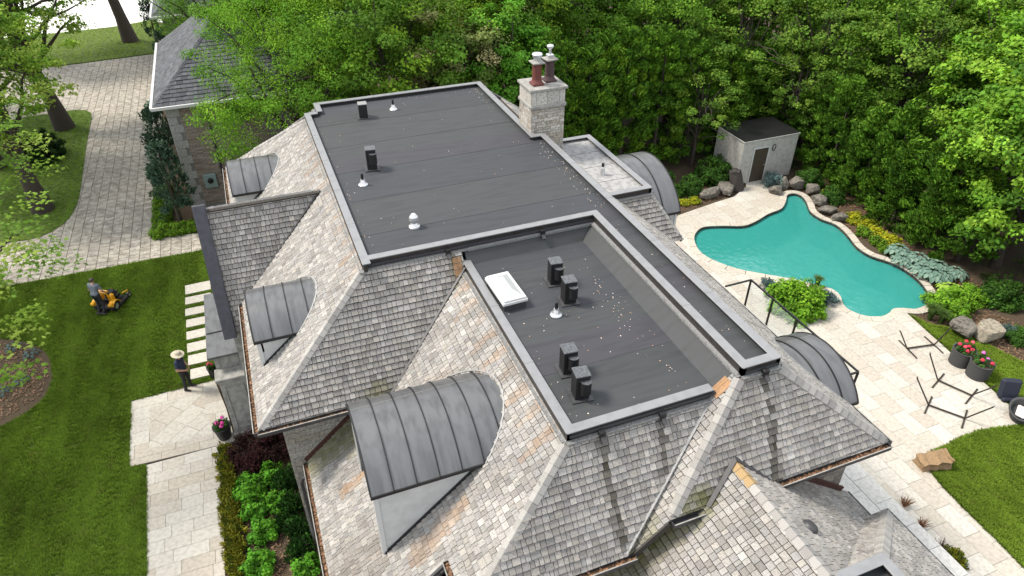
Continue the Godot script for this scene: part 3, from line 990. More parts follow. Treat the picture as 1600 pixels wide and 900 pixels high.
func build_house() -> void:
	house = thing("house", Vector3(4.0, 0, -15.0), "large stone house with weathered cedar shingles, flat dark roof decks and barrel dormers", "house")
	var X := Vector3.RIGHT
	var Z := Vector3(0, 0, 1)
	var moss := Color(0.12, 0.12, 0.03)
	var dark := Color(0.045, 0.04, 0.03)
	var rust := Color(0.34, 0.2, 0.1)
	var LMs := (8.3 - 5.5) / 3.226
	var LBs := (7.8 - 3.43) / 4.91
	var lm := func(x: float, z: float) -> Vector3: return Vector3(x, 8.3 - LMs * (1.75 - x), z)
	var fm := func(x: float, z: float) -> Vector3: return Vector3(x, 8.27 - 1.56 * (z + 14.72), z)
	var lb := func(x: float, z: float) -> Vector3: return Vector3(x, 7.8 - LBs * (4.31 - x), z)
	var fb := func(x: float, z: float) -> Vector3: return Vector3(x, 7.78 - 1.535 * (z + 8.15), z)
	var fc := func(x: float, z: float) -> Vector3: return Vector3(x, 8.27 - 1.52 * (z + 8.06), z)
	var lc := func(x: float, z: float) -> Vector3: return Vector3(x, 8.28 - 0.923 * (8.146 - x), z)
	var rc := func(x: float, z: float) -> Vector3: return Vector3(x, 8.28 - 0.803 * (x - 9.1), z)
	# run-off stains below the roof outlets, moss, and rust-brown streaks along the copings
	stains = [[fb.call(5.0, -8.1), fb.call(5.03, -6.9), 0.07, 0.15, dark, 0.95], [fc.call(8.72, -8.0), fc.call(8.6, -6.8), 0.07, 0.13, dark, 0.95],
		[fb.call(6.35, -8.1), fb.call(6.25, -7.5), 0.06, 0.12, dark, 0.8], [fm.call(4.05, -14.6), fm.call(3.95, -14.1), 0.16, 0.1, Color(0.13, 0.11, 0.05), 0.7],
		[lb.call(-0.5, -13.35), lb.call(1.5, -13.1), 0.55, 0.6, moss, 0.75], [lb.call(0.6, -12.6), lb.call(1.4, -12.5), 0.4, 0.3, moss, 0.4],
		[lb.call(0.1, -11.6), lb.call(0.9, -11.5), 0.14, 0.12, rust, 0.7], [lb.call(1.3, -8.6), lb.call(2.4, -8.75), 0.3, 0.15, rust, 0.5],
		[lb.call(0.5, -9.4), lb.call(-0.2, -9.8), 0.5, 0.6, Color(0.2, 0.17, 0.15), 0.6], [lb.call(2.4, -12.0), lb.call(3.0, -12.0), 0.5, 0.3, Color(0.26, 0.21, 0.17), 0.45],
		[Vector3(5.0, 5.0, -6.95), Vector3(6.8, 6.3, -6.95), 0.5, 0.42, moss, 0.9], [Vector3(5.2, 5.0, -6.4), Vector3(6.1, 5.9, -6.5), 0.34, 0.25, Color(0.13, 0.11, 0.09), 0.5]]
	for i in 14:
		var z := -14.9 - 0.72 * i
		stains.append([lm.call(1.72, z), lm.call(rng.randf_range(1.1, 1.5), z), 0.18, 0.08, rust, rng.randf_range(0.15, 0.5)])
	for i in 9:
		var z := -8.6 - 0.66 * i
		stains.append([lb.call(4.28, z), lb.call(rng.randf_range(3.5, 4.0), z), 0.17, 0.07, rust, rng.randf_range(0.2, 0.6)])
	# --- shingle slopes
	slope([lm.call(1.75, -14.72), lm.call(-1.476, -12.945), lm.call(-1.476, -28.3), lm.call(-0.3, -27.2), lm.call(1.75, -25.1)], "cedar")
	slope([fm.call(1.75, -14.72), fm.call(-1.476, -12.945), fm.call(1.73, -12.945), fm.call(4.31, -14.5), fm.call(4.31, -14.72)], "cedar")
	slope([lb.call(4.31, -8.15), lb.call(1.75, -6.73), lb.call(1.75, -7.98), lb.call(-0.6, -7.98), lb.call(-0.6, -13.52), lb.call(1.74, -13.52), lb.call(4.31, -14.72)], "cedar")
	slope([fb.call(4.31, -8.15), fb.call(1.75, -6.73), fb.call(5.1, -6.73), fb.call(7.66, -8.13)], "cedar")
	slope([fc.call(8.2, -8.06), fc.call(5.98, -6.75), fc.call(11.56, -6.75), fc.call(9.1, -8.06)], "cedar")
	slope([lc.call(8.146, -8.2), lc.call(5.98, -6.745), lc.call(5.05, -6.745), lc.call(7.5, -8.26)], "cedar")
	slope([rc.call(9.1, -8.06), rc.call(11.56, -6.75), rc.call(11.56, -26.0), rc.call(9.1, -24.5)], "cedar")
	# back slope of the main roof
	slope([Vector3(2.2, 8.28, -25.98), Vector3(8.8, 8.28, -25.98), Vector3(11.4, 6.3, -27.6), Vector3(-0.3, 6.3, -27.4)], "cedar")
	# --- membrane decks in lapped sheets
	var z := -26.0
	var i0 := 0
	while z < -14.8:
		var z2 := minf(z + 0.98, -14.78)
		var mb := MB.new()
		var k := rng.randf_range(0.95, 1.05)
		mb.col = Color(0.036 * k, 0.0395 * k, 0.045 * k)
		var xr := 8.72 if z2 < -20.4 else 9.08
		mb.slab(rect2(1.8 if z > -25.2 else 2.25, z, xr, z2 + 0.07), Vector3(0, 8.355 + 0.004 * (i0 % 2), 0), X, Z, Vector3.UP, 0.0, -0.05, 0.0025, z)
		part(mb, "membrane_sheet", M.membrane, house)
		z = z2
		i0 += 1
	z = -14.8
	while z < -8.1:
		var z2 := minf(z + 1.35, -8.08)
		var mb := MB.new()
		var k := rng.randf_range(0.95, 1.05)
		mb.col = Color(0.036 * k, 0.0395 * k, 0.045 * k)
		mb.slab(rect2(8.25, z, 9.05, z2 + 0.06), Vector3(0, 8.357 + 0.004 * (i0 % 2), 0), X, Z, Vector3.UP, 0.0, -0.05)
		part(mb, "membrane_sheet", M.membrane, house)
		z = z2
		i0 += 1
	z = -14.78
	while z < -8.2:
		var z2 := minf(z + 0.97, -8.18)
		var mb := MB.new()
		var k := rng.randf_range(0.95, 1.05)
		mb.col = Color(0.036 * k, 0.0395 * k, 0.045 * k)
		mb.slab(rect2(4.36, z, 7.72, z2 + 0.06), Vector3(0, 7.9 + 0.004 * (i0 % 2), 0), X, Z, Vector3.UP, 0.0, -0.05)
		part(mb, "membrane_sheet", M.membrane, house)
		z = z2
		i0 += 1
	# the sheet that climbs to the raised strip, cut on the slant at its front end
	var up := MB.new()
	up.col = Color(0.036, 0.0395, 0.045)
	up.quad_o(lc.call(7.6, -14.76) + Vector3.UP * 0.02, Vector3(8.2, 8.29, -14.76), Vector3(8.2, 8.29, -8.2), lc.call(7.62, -8.2) + Vector3.UP * 0.03, Vector3(-1, 1, 0))
	part(up, "membrane_sheet", M.membrane, house)
	up = MB.new()
	up.col = Color(0.036, 0.0395, 0.045)
	up.quad_o(Vector3(4.4, 7.905, -14.45), Vector3(4.4, 8.26, -14.77), Vector3(8.15, 8.26, -14.77), Vector3(7.7, 7.905, -14.45), Vector3(0, 1, 1))
	part(up, "membrane_sheet", M.membrane, house)
	for s in [[Vector3(8.17, 8.235, -14.7), Vector3(8.17, 8.235, -8.12), Vector3(-1, 0, 0)], [Vector3(4.5, 8.22, -14.755), Vector3(8.1, 8.22, -14.755), Vector3(0, 0, 1)]]:
		var fl := MB.new()
		fl.bar(s[0] + s[2] * 0.035, s[1] + s[2] * 0.035, 0.06, 0.1)
		part(fl, "flashing", M.lead, house)
	# --- copings
	var Y := 8.5
	for s in [[1.75, -14.57, 1.75, -25.1, X], [1.75, -25.1, 2.2, -25.1, Z], [2.2, -25.1, 2.2, -26.0, X], [2.2, -26.0, 8.75, -26.0, Z], [8.75, -26.0, 8.75, -20.37, -X], [8.56, -20.37, 9.1, -20.37, Z], [9.1, -20.37, 9.1, -8.05, -X], [8.16, -8.05, 9.1, -8.05, -Z], [8.16, -8.05, 8.16, -14.78, X], [1.75, -14.76, 8.35, -14.76, -Z]]:
		coping(Vector3(s[0], Y, s[1]), Vector3(s[2], Y, s[3]), s[4])
		Y = 8.5 if Y != 8.5 else 8.4985
	coping(Vector3(4.31, 8.0, -8.15), Vector3(4.31, 8.0, -14.6), X, 0.19)
	coping(Vector3(4.31, 7.9985, -8.15), Vector3(7.62, 7.9985, -8.15), -Z, 0.2)
	for p in [Vector3(6.6, 8.3, -14.72), Vector3(3.95, 8.3, -14.72), Vector3(5.02, 7.8, -8.1), Vector3(6.38, 7.8, -8.1), Vector3(8.68, 8.28, -8.0)]:
		var sc := MB.new()
		sc.box(p + Vector3(0, 0, 0.05), Vector3(0.13, 0.16, 0.1), Basis(), 0.008)
		var so := part(sc, "roof_outlet", M.zinc_edge, house)
		var sp := MB.new()
		sp.bar(p + Vector3(0, -0.05, 0.08), p + Vector3(0, -0.13, 0.2), 0.09, 0.05)
		part(sp, "outlet_spout", M.flash_dark, so)
	# --- ridge caps on the hips
	caps(lm.call(1.66, -14.67), lm.call(-1.42, -12.98), lm.call(0.0, -16.0), fm.call(0.5, -13.2), "cap")
	caps(lb.call(4.25, -8.1), lb.call(1.8, -6.76), lb.call(3.0, -9.0), fb.call(3.5, -7.0), "cap")
	caps(Vector3(8.1, 8.24, -8.02), Vector3(6.0, 6.29, -6.765), lc.call(6.2, -7.2), fc.call(7.5, -7.0), "cap", 0.14)
	caps(rc.call(9.15, -8.03), rc.call(11.5, -6.79), rc.call(10.5, -8.0), fc.call(9.5, -7.0), "cap", 0.16)
	caps(lm.call(1.7, -25.1), lm.call(-0.3, -27.2), lm.call(0.5, -25.0), Vector3(2.0, 7.0, -27.2), "cap")
	# --- valleys
	valley(fm.call(4.28, -14.45), fm.call(1.76, -12.98), M.flash_dark)
	valley(fb.call(7.55, -8.1) + Vector3.UP * 0.02, Vector3(5.06, 5.62, -6.74), M.flash, 0.07)
	# --- gutters
	gutter(Vector3(-1.476, 5.48, -12.9), Vector3(-1.476, 5.48, -18.35), -X)
	gutter(Vector3(-1.476, 5.48, -20.9), Vector3(-1.476, 5.48, -28.2), -X)
	gutter(Vector3(-1.5, 5.48, -12.945), Vector3(1.8, 5.48, -12.945), Z)
	gutter(Vector3(-0.6, 3.41, -7.98), Vector3(-0.6, 3.41, -13.45), -X)
	gutter(Vector3(1.75, 5.55, -6.75), Vector3(1.75, 5.55, -7.95), -X)
	gutter(Vector3(1.8, 5.57, -6.73), Vector3(5.25, 5.57, -6.73), Z)
	gutter(Vector3(6.02, 6.24, -6.75), Vector3(6.86, 6.24, -6.75), Z, false)
	gutter(Vector3(8.4, 6.24, -6.75), Vector3(11.56, 6.24, -6.75), Z)
	gutter(Vector3(11.56, 6.24, -6.75), Vector3(11.56, 6.24, -25.5), X, false)
	var dp := MB.new()
	dp.tube([Vector3(-0.66, 3.3, -13.1), Vector3(-0.8, 3.22, -13.15), Vector3(-0.86, 3.05, -13.15), Vector3(-0.86, 0.1, -13.15)], [0.05, 0.05, 0.05, 0.05], 10)
	part(dp, "downpipe", M.flash_dark, house)
	# --- walls
	var sc2 := [Color(0.33, 0.32, 0.295), Color(0.37, 0.36, 0.335), Color(0.3, 0.285, 0.255), Color(0.4, 0.385, 0.355), Color(0.35, 0.325, 0.28)]
	var ws := []
	var fpoly := rect2(-1.0, 0.0, 1.9, 5.45)
	wall(fpoly, Vector3(0, 0, -13.55), X, Z, M.mortar)
	stones(Vector3(0, 0, -13.55), X, Vector3.UP, Z, rect2(-1.0, 1.6, 1.85, 5.45), 0.12, 0.24, 0.25, 0.65, sc2, ws)
	wall(rect2(-26.0, 0, -13.56, 5.45), Vector3(-1.0, 0, 0), Z, -X, M.cast)
	wall(rect2(-13.5, 0, -8.1, 3.4), Vector3(-0.2, 0, 0), Z, -X, M.cast)
	wall(rect2(-0.2, 0, 2.2, 3.3), Vector3(0, 0, -8.3), X, Z, M.cast)
	wall(rect2(-8.28, 0, -7.1, 5.5), Vector3(2.2, 0, 0), Z, -X, M.cast)
	wall(rect2(2.0, 0, 8.2, 5.5), Vector3(0, 0, -7.2), X, Z, M.cast)
	wall(rect2(6.2, 5.5, 8.4, 6.2), Vector3(0, 0, -7.22), X, Z, M.cast)
	wall(rect2(8.2, 0, 11.2, 6.2), Vector3(0, 0, -7.2), X, Z, M.mortar)
	stones(Vector3(0, 0, -7.2), X, Vector3.UP, Z, PackedVector2Array([Vector2(9.3, 5.5), Vector2(11.2, 4.1), Vector2(11.2, 6.2), Vector2(9.3, 6.2)]), 0.1, 0.2, 0.2, 0.5, [Color(0.27, 0.24, 0.21), Color(0.3, 0.27, 0.24), Color(0.24, 0.21, 0.185)], ws)
	wall(rect2(-26.0, 0, -7.22, 6.2), Vector3(11.2, 0, 0), Z, X, M.cast)
	wall(rect2(-1.0, 0, 11.2, 6.2), Vector3(0, 0, -26.3), X, -Z, M.cast)
	# moss-dark step flashings where lower roofs meet those walls
	for s in [[lb.call(-0.62, -13.5), lb.call(1.6, -13.5)], [Vector3(9.6, 5.52, -7.14), Vector3(11.3, 4.27, -7.14)]]:
		var rf := MB.new()
		rf.bar(s[0] + Vector3.UP * 0.06, s[1] + Vector3.UP * 0.06, 0.06, 0.13, Vector3.UP)
		part(rf, "step_flashing", M.copper_red, house)
	# rake board of the low roof's front end, and of the cut slope below the strip
	var rb := MB.new()
	rb.bar(lb.call(1.7, -7.95) + Vector3.DOWN * 0.06, lb.call(-0.6, -7.95) + Vector3.DOWN * 0.06, 0.06, 0.18)
	part(rb, "rake_board", M.flash_dark, house)
	caps(lb.call(1.7, -7.98), lb.call(-0.55, -7.98), lb.call(0.5, -8.5), lb.call(0.5, -8.0) + Vector3(0, -0.8, 0.3), "cap", 0.1)
	rb = MB.new()
	rb.bar(lc.call(5.05, -6.72) + Vector3.DOWN * 0.08, lc.call(5.98, -6.72) + Vector3.DOWN * 0.08, 0.03, 0.16)
	part(rb, "rake_board", M.fascia, house)
	# --- cross gable to the left
	var gs := 2.05
	var gf := func(x: float, y: float) -> Vector3: return Vector3(x, y, -19.75 + (8.1 - y) / gs)
	slope([gf.call(-1.95, 8.1), gf.call(-1.95, 4.72), gf.call(-1.5, 4.72), gf.call(-1.476, 5.5), gf.call(1.42, 8.1)], "cedar")
	slope([Vector3(-1.95, 8.1, -19.75), Vector3(-1.95, 4.72, -21.4), Vector3(-1.3, 4.72, -21.4), Vector3(1.42, 8.1, -19.75)], "cedar")
	valley(gf.call(1.4, 8.08), gf.call(-1.48, 5.48), M.flash_dark, 0.12)
	caps(Vector3(-1.86, 8.1, -19.75), Vector3(1.3, 8.1, -19.75), Vector3(0, 7.6, -19.5), Vector3(0, 7.6, -20.0), "cap", 0.12)
	for sgn in [1.0, -1.0]:
		var pl := MB.new()
		pl.bar(Vector3(-2.03, 8.22, -19.75 - 0.002 * sgn), Vector3(-2.03, 4.62, -19.75 + sgn * (3.6 / gs)), 0.36, 0.12, Vector3(0, 0.44, sgn * 0.9), 0.01)
		part(pl, "rake_coping", M.plank, house)
	var ge := MB.new()
	ge.slab(PackedVector2Array([Vector2(-21.3, 0), Vector2(-18.2, 0), Vector2(-18.2, 4.8), Vector2(-19.75, 8.0), Vector2(-21.3, 4.8)]), Vector3(-1.98, 0, 0), Z, Vector3.UP, -X, 0.0, -0.25, 0, 0, true)
	part(ge, "gable_wall", M.cast, house)
	wall(rect2(-1.98, 0, -1.0, 4.75), Vector3(0, 0, -18.25), X, Z, M.mortar)
	stones(Vector3(0, 0, -18.25), X, Vector3.UP, Z, rect2(-1.98, 0.2, -1.0, 4.7), 0.16, 0.3, 0.3, 0.7, [Color(0.25, 0.25, 0.245), Color(0.28, 0.28, 0.275), Color(0.22, 0.22, 0.21)], ws)
	# --- porch
	var pr := MB.new()
	pr.box(Vector3(-2.48, 3.24, -20.85), Vector3(1.06, 0.1, 3.7), Basis(), 0.012)
	var po := part(pr, "porch_roof", M.zinc, house)
	pr = MB.new()
	pr.bar(Vector3(-2.98, 3.3, -20.3), Vector3(-1.98, 3.3, -20.3), 0.03, 0.03)
	part(pr, "standing_seam", M.zinc_edge, po)
	pr = MB.new()
	pr.box(Vector3(-2.42, 2.92, -20.9), Vector3(0.86, 0.54, 3.5), Basis(), 0.01)
	var pe := part(pr, "porch_frieze", M.cast, house)
	pr = MB.new()
	for q in [[-2.42, 3.1, 0.6, 0.03], [-2.42, 2.74, 0.6, 0.03]]:
		pr.box(Vector3(q[0], q[1], -19.14), Vector3(q[2], q[3], 0.03), Basis(), 0.006)
	for q in [-2.72, -2.12]: pr.box(Vector3(q, 2.92, -19.14), Vector3(0.03, 0.39, 0.03), Basis(), 0.006)
	part(pr, "moulding", M.cast, pe)
	for zz in [-18.85, -22.5]:
		pr = MB.new()
		pr.box(Vector3(-2.42, 2.62, zz), Vector3(1.02, 0.1, 0.62), Basis(), 0.02)
		pr.box(Vector3(-2.42, 2.5, zz), Vector3(0.92, 0.1, 0.54), Basis(), 0.02)
		pr.box(Vector3(-2.42, 1.25, zz), Vector3(0.84, 2.5, 0.46), Basis(), 0.015)
		pr.box(Vector3(-2.42, 0.1, zz), Vector3(0.96, 0.2, 0.56), Basis(), 0.02)
		var pc := part(pr, "porch_pier", M.cast, house)
		pr = MB.new()
		for q in [-2.7, -2.14]: pr.box(Vector3(q, 1.35, zz + 0.24), Vector3(0.04, 1.9, 0.03), Basis(), 0.008)
		for q in [0.42, 2.28]: pr.box(Vector3(-2.42, q, zz + 0.24), Vector3(0.52, 0.04, 0.03), Basis(), 0.008)
		part(pr, "moulding", M.cast, pc)
	# --- barrel dormers
	barrel(-1.0, -1.2, -17.0, -14.8, 6.72, 0.6, 1.75, 8.3, LMs, 4)
	barrel(-1.0, -1.25, -25.75, -23.3, 6.65, 0.6, 1.75, 8.3, LMs, 4)
	barrel(-1.0, 0.56, -11.85, -9.15, 6.62, 0.72, 4.31, 7.8, LBs, 7)
	barrel(1.0, 11.85, -10.5, -7.95, 6.3, 0.75, 9.1, 8.28, 0.803, 3)
	barrel(1.0, 12.75, -20.9, -17.05, 6.45, 1.15, 11.5, 7.6, 1.6, 2, 11.47)
	# --- flat bay beyond the right-hand coping
	var bm := MB.new()
	bm.col = Color(0.3, 0.3, 0.305)
	bm.slab(rect2(9.9, -21.4, 11.35, -17.1), Vector3(0, 7.5, 0), X, Z, Vector3.UP, 0.0, -1.2)
	part(bm, "bay_roof", M.grey_membrane, house)
	for k in 3:
		bm = MB.new()
		bm.bar(Vector3(10.0, 7.502, -20.3 + 1.1 * k), Vector3(11.3, 7.502, -20.3 + 1.1 * k), 0.015, 0.006)
		part(bm, "membrane_lap", M.flash_dark, house)
	coping(Vector3(11.45, 7.62, -21.5), Vector3(11.45, 7.62, -17.0), -X, 0.17)
	coping(Vector3(9.9, 7.6185, -17.0), Vector3(11.45, 7.6185, -17.0), -Z, 0.17)
	coping(Vector3(10.2, 7.6185, -21.5), Vector3(11.45, 7.6185, -21.5), Z, 0.17)
	slope([Vector3(9.8, 7.42, -16.98), Vector3(9.8, 6.0, -16.05), Vector3(12.3, 6.0, -16.05), Vector3(11.45, 7.42, -16.98)], "cedar")
	slope([Vector3(11.45, 7.42, -16.98), Vector3(12.3, 6.0, -16.05), Vector3(12.3, 6.0, -22.4), Vector3(11.45, 7.42, -21.5)], "cedar")
	caps(Vector3(11.45, 7.42, -16.98), Vector3(12.2, 6.15, -16.15), Vector3(11.0, 6.5, -16.4), Vector3(12.0, 6.5, -17.5), "cap", 0.1)
	var bw := MB.new()
	bw.box(Vector3(11.6, 3.0, -19.2), Vector3(1.2, 6.0, 4.6))
	part(bw, "bay_wall", M.stucco, house)
	var bpv := MB.new()
	bpv.lathe(g(941, 273, 7.5), [Vector2(0.11, 0), Vector2(0.06, 0.26), Vector2(0.045, 0.28), Vector2(0.045, 0.36), Vector2(0.0, 0.36)], 16)
	var bpo := part(bpv, "vent_pipe", M.silver, house)
	bpv = MB.new()
	bpv.lathe(g(941, 273, 7.5), [Vector2(0.046, 0.3), Vector2(0.048, 0.42), Vector2(0.0, 0.42)], 12)
	part(bpv, "pipe_end", M.black, bpo)
	# --- low front roofs at the lower right
	var dl := func(x: float, zz: float) -> Vector3: return Vector3(x, 6.92 - 0.8 * (7.62 - x), zz)
	var dr := func(x: float, zz: float) -> Vector3: return Vector3(x, 6.92 - 0.735 * (x - 7.62), zz)
	slope([dl.call(7.62, -7.2), dl.call(3.2, -7.2), dl.call(3.2, -1.5), dl.call(7.62, -1.5)], "cedar")
	slope([dr.call(7.62, -7.2), dr.call(7.62, -1.5), dr.call(11.65, -1.5), dr.call(11.65, -7.2)], "cedar")
	caps(Vector3(7.62, 6.92, -7.15), Vector3(7.62, 6.92, -1.6), Vector3(7.0, 6.42, -5.0), Vector3(8.2, 6.5, -5.0), "cap", 0.16, 0.21, null, 3)
	valley(Vector3(7.6, 6.93, -7.1), Vector3(6.82, 6.29, -6.7), M.flash_dark, 0.09, 0.07)
	valley(Vector3(7.66, 6.93, -7.13), Vector3(8.45, 6.3, -6.75), M.flash_dark, 0.12)
	# raised block with a small flat deck
	slope([Vector3(9.0, 6.5, -4.48), Vector3(11.95, 4.2, -6.33), Vector3(11.95, 4.2, -1.5), Vector3(9.0, 6.5, -1.5)], "cedar")
	slope([Vector3(7.7, 6.5, -4.48), Vector3(7.7, 4.2, -6.33), Vector3(11.95, 4.2, -6.33), Vector3(9.0, 6.5, -4.48)], "cedar")
	caps(Vector3(9.0, 6.52, -4.46), Vector3(11.9, 4.25, -6.28), Vector3(10.5, 5.3, -4.5), Vector3(8.5, 5.3, -5.4), "cap", 0.16)
	var em := MB.new()
	em.col = Color(0.036, 0.0395, 0.045)
	em.slab(rect2(7.75, -4.4, 8.95, -1.5), Vector3(0, 6.5, 0), X, Z, Vector3.UP, 0.0, -0.6)
	part(em, "membrane_sheet", M.membrane, house)
	coping(Vector3(7.68, 6.72, -4.48), Vector3(9.0, 6.72, -4.48), Z, 0.17, 0.2)
	coping(Vector3(9.0, 6.7185, -4.48), Vector3(9.0, 6.7185, -1.5), -X, 0.17, 0.2)
	coping(Vector3(7.6, 6.7195, -4.46), Vector3(7.6, 6.7195, -1.5), X, 0.17, 0.2)
	var lw := MB.new()
	lw.box(Vector3(9.6, 2.0, -4.3), Vector3(4.2, 3.9, 5.5))
	part(lw, "wing_wall", M.cast, house)
	var de := MB.new()
	de.bar(Vector3(11.68, 3.9, -7.2), Vector3(11.68, 3.9, -6.4), 0.05, 0.14)
	de.bar(Vector3(11.99, 4.13, -6.36), Vector3(11.99, 4.13, -1.5), 0.05, 0.14)
	part(de, "eave_board", M.zinc_edge, house)
	var fv := MB.new()
	var fvp: Vector3 = dr.call(8.35, -5.55)
	fv.lathe(fvp + Vector3.UP * 0.03, [Vector2(0.0, 0.1), Vector2(0.1, 0.09), Vector2(0.15, 0.05), Vector2(0.17, 0.0)], 16, Basis(Vector3(0.8, -0.6, 0), Vector3(0.6, 0.8, 0), Vector3(0, 0, 1)))
	part(fv, "roof_vent", M.flash_dark, house)
	# --- new orange shingles in two spots
	for q in [[fm, 4.02, -14.5, 3], [lc, 7.78, -8.22, 3]]:
		for k in q[3] * 2:
			var nb := MB.new()
			var kk := rng.randf_range(0.85, 1.1)
			nb.col = Color(0.36 * kk, 0.21 * kk, 0.11 * kk)
			var p: Vector3
			if q[0] == fm:
				p = fm.call(4.02 + 0.115 * (k % 2), -14.62 + 0.09 * (k / 2))
				nb.slab(rect2(0, 0, 0.11, 0.15), p, X, Vector3(0, -0.842, 0.54), Vector3(0, 0.54, 0.842), 0.034, 0.0)
			else:
				p = lc.call(7.98 - 0.11 * (k / 2), -8.28 + 0.13 * (k % 2))
				nb.slab(rect2(0, 0, 0.15, 0.125), p, Vector3(-0.735, -0.678, 0), Z, Vector3(-0.678, 0.735, 0), 0.034, 0.0)
			part(nb, "new_shingle", M.shingle, house)
	emit(shingles, "shingle", "shingle_courses", M.shingle, house)
	# --- chimney
	var cs := []
	var c0 := Vector3(8.72, 0, -20.55)
	var cx := 1.2
	var cz := 1.05
	var cb := MB.new()
	cb.box(c0 + Vector3(cx * 0.5, 8.1, -cz * 0.5), Vector3(cx, 3.6, cz))
	var ch := part(cb, "chimney", M.mortar, house)
	var cc := [Color(0.43, 0.405, 0.365), Color(0.48, 0.455, 0.415), Color(0.37, 0.34, 0.3), Color(0.52, 0.5, 0.46), Color(0.42, 0.375, 0.32)]
	stones(c0, X, Vector3.UP, Z, rect2(0, 7.6, cx, 9.28), 0.07, 0.13, 0.16, 0.45, cc, cs)
	stones(c0, -Z, Vector3.UP, -X, rect2(0, 8.2, cz, 9.28), 0.07, 0.13, 0.16, 0.45, cc, cs)
	stones(c0, X, Vector3.UP, Z, rect2(0, 9.42, cx, 9.88), 0.46, 0.47, 0.3, 0.5, [Color(0.47, 0.46, 0.43), Color(0.5, 0.485, 0.455)], cs)
	stones(c0, -Z, Vector3.UP, -X, rect2(0, 9.42, cz, 9.88), 0.46, 0.47, 0.3, 0.5, [Color(0.5, 0.48, 0.45), Color(0.53, 0.5, 0.46)], cs)
	emit(cs, "stone", "stones", M.stone, ch)
	cb = MB.new()
	cb.box(c0 + Vector3(cx * 0.5, 9.35, -cz * 0.5), Vector3(cx + 0.12, 0.14, cz + 0.12), Basis(), 0.03)
	part(cb, "chimney_band", M.cast, ch)
	cb = MB.new()
	cb.box(c0 + Vector3(cx * 0.5, 9.93, -cz * 0.5), Vector3(cx + 0.16, 0.1, cz + 0.16), Basis(), 0.015)
	part(cb, "chimney_cap", M.cast, ch)
	var flues := [[c0 + Vector3(0.34, 9.98, -0.42), M.brick_red, 0.0], [c0 + Vector3(0.88, 9.98, -0.6), M.brick_plum, 0.1]]
	for f in flues:
		var p: Vector3 = f[0]
		var fb2 := MB.new()
		fb2.box(p + Vector3(0, 0.04, 0), Vector3(0.4, 0.08, 0.4), Basis(), 0.015)
		fb2.lathe(p, [Vector2(0.2, 0.08), Vector2(0.17, 0.15), Vector2(0.16, 0.19), Vector2(0.155, 0.64), Vector2(0.175, 0.66), Vector2(0.175, 0.72), Vector2(0.0, 0.72)], 8, Basis(Vector3.UP, PI / 8))
		var fo := part(fb2, "flue_pot", f[1], house)
		fb2 = MB.new()
		fb2.box(p + Vector3(0, 0.745, 0), Vector3(0.42, 0.05, 0.42), Basis(Vector3.UP, f[2]), 0.008)
		part(fb2, "flue_plate", M.cast, fo)
		fb2 = MB.new()
		if f[2] == 0.0:
			fb2.lathe(p, [Vector2(0.12, 0.76), Vector2(0.12, 0.88), Vector2(0.15, 0.91), Vector2(0.18, 1.0), Vector2(0.16, 1.03), Vector2(0.0, 1.05)], 18)
		else:
			fb2.box(p + Vector3(0, 0.83, 0), Vector3(0.22, 0.12, 0.22), Basis(), 0.01)
			fb2.lathe(p, [Vector2(0.045, 0.85), Vector2(0.045, 1.05), Vector2(0.1, 1.1), Vector2(0.12, 1.16), Vector2(0.1, 1.19), Vector2(0.0, 1.2)], 16)
		part(fb2, "flue_cowl", M.silver, fo)
	emit(ws, "stone", "stones", M.stone, house)
	# --- things fixed on the roof decks
	box_vent(Vector3(3.13, 8.37, -20.05), 0.66, -0.12)
	box_vent(Vector3(3.72, 8.37, -24.3), 0.5, -0.1, true)
	box_vent(Vector3(6.2, 7.91, -12.95), 0.62, -0.12)
	box_vent(Vector3(6.18, 7.91, -12.1), 0.62, -0.1)
	box_vent(Vector3(5.12, 7.91, -9.85), 0.6, -0.1)
	box_vent(Vector3(5.03, 7.91, -9.08), 0.62, -0.12)
	pipe_vent(Vector3(4.9, 8.37, -24.65))
	pipe_vent(Vector3(2.64, 8.37, -19.05))
	pipe_vent(Vector3(5.68, 7.91, -11.7))
	var gn := MB.new()
	gn.lathe(Vector3(3.44, 8.365, -16.1), [Vector2(0.16, 0.0), Vector2(0.15, 0.04), Vector2(0.11, 0.07), Vector2(0.08, 0.13), Vector2(0.08, 0.17), Vector2(0.12, 0.19), Vector2(0.13, 0.25), Vector2(0.12, 0.32), Vector2(0.06, 0.4), Vector2(0.0, 0.43)], 18)
	part(gn, "turbine_vent", M.silver, house)
	var s0 := Vector3(4.85, 7.9, -12.84)
	var sk := MB.new()
	sk.box(s0 + Vector3(0, 0.09, 0), Vector3(0.58, 0.18, 1.14), Basis(Vector3.UP, 0.03))
	var so2 := part(sk, "skylight", M.flash_dark, house)
	sk = MB.new()
	var sb := Basis(Vector3.UP, 0.03)
	sk.box(s0 + Vector3(0, 0.21, 0), Vector3(0.64, 0.08, 1.22), sb, 0.01)
	sk.box(s0 + Vector3(0, 0.27, 0), Vector3(0.58, 0.06, 1.16), sb, 0.01)
	part(sk, "skylight_frame", M.bright, so2)
	sk = MB.new()
	var hx := 0.22
	var hz := 0.49
	var yt := 0.4
	var q4 := [Vector3(-hx, 0.3, -hz), Vector3(hx, 0.3, -hz), Vector3(hx, 0.3, hz), Vector3(-hx, 0.3, hz)]
	var tp := [Vector3(-0.03, yt, -0.28), Vector3(0.03, yt, -0.28), Vector3(0.03, yt, 0.28), Vector3(-0.03, yt, 0.28)]
	for i in 4:
		var j := (i + 1) % 4
		sk.quad_o(s0 + sb * q4[i], s0 + sb * q4[j], s0 + sb * tp[j], s0 + sb * tp[i], sb * (q4[i] + q4[j]))
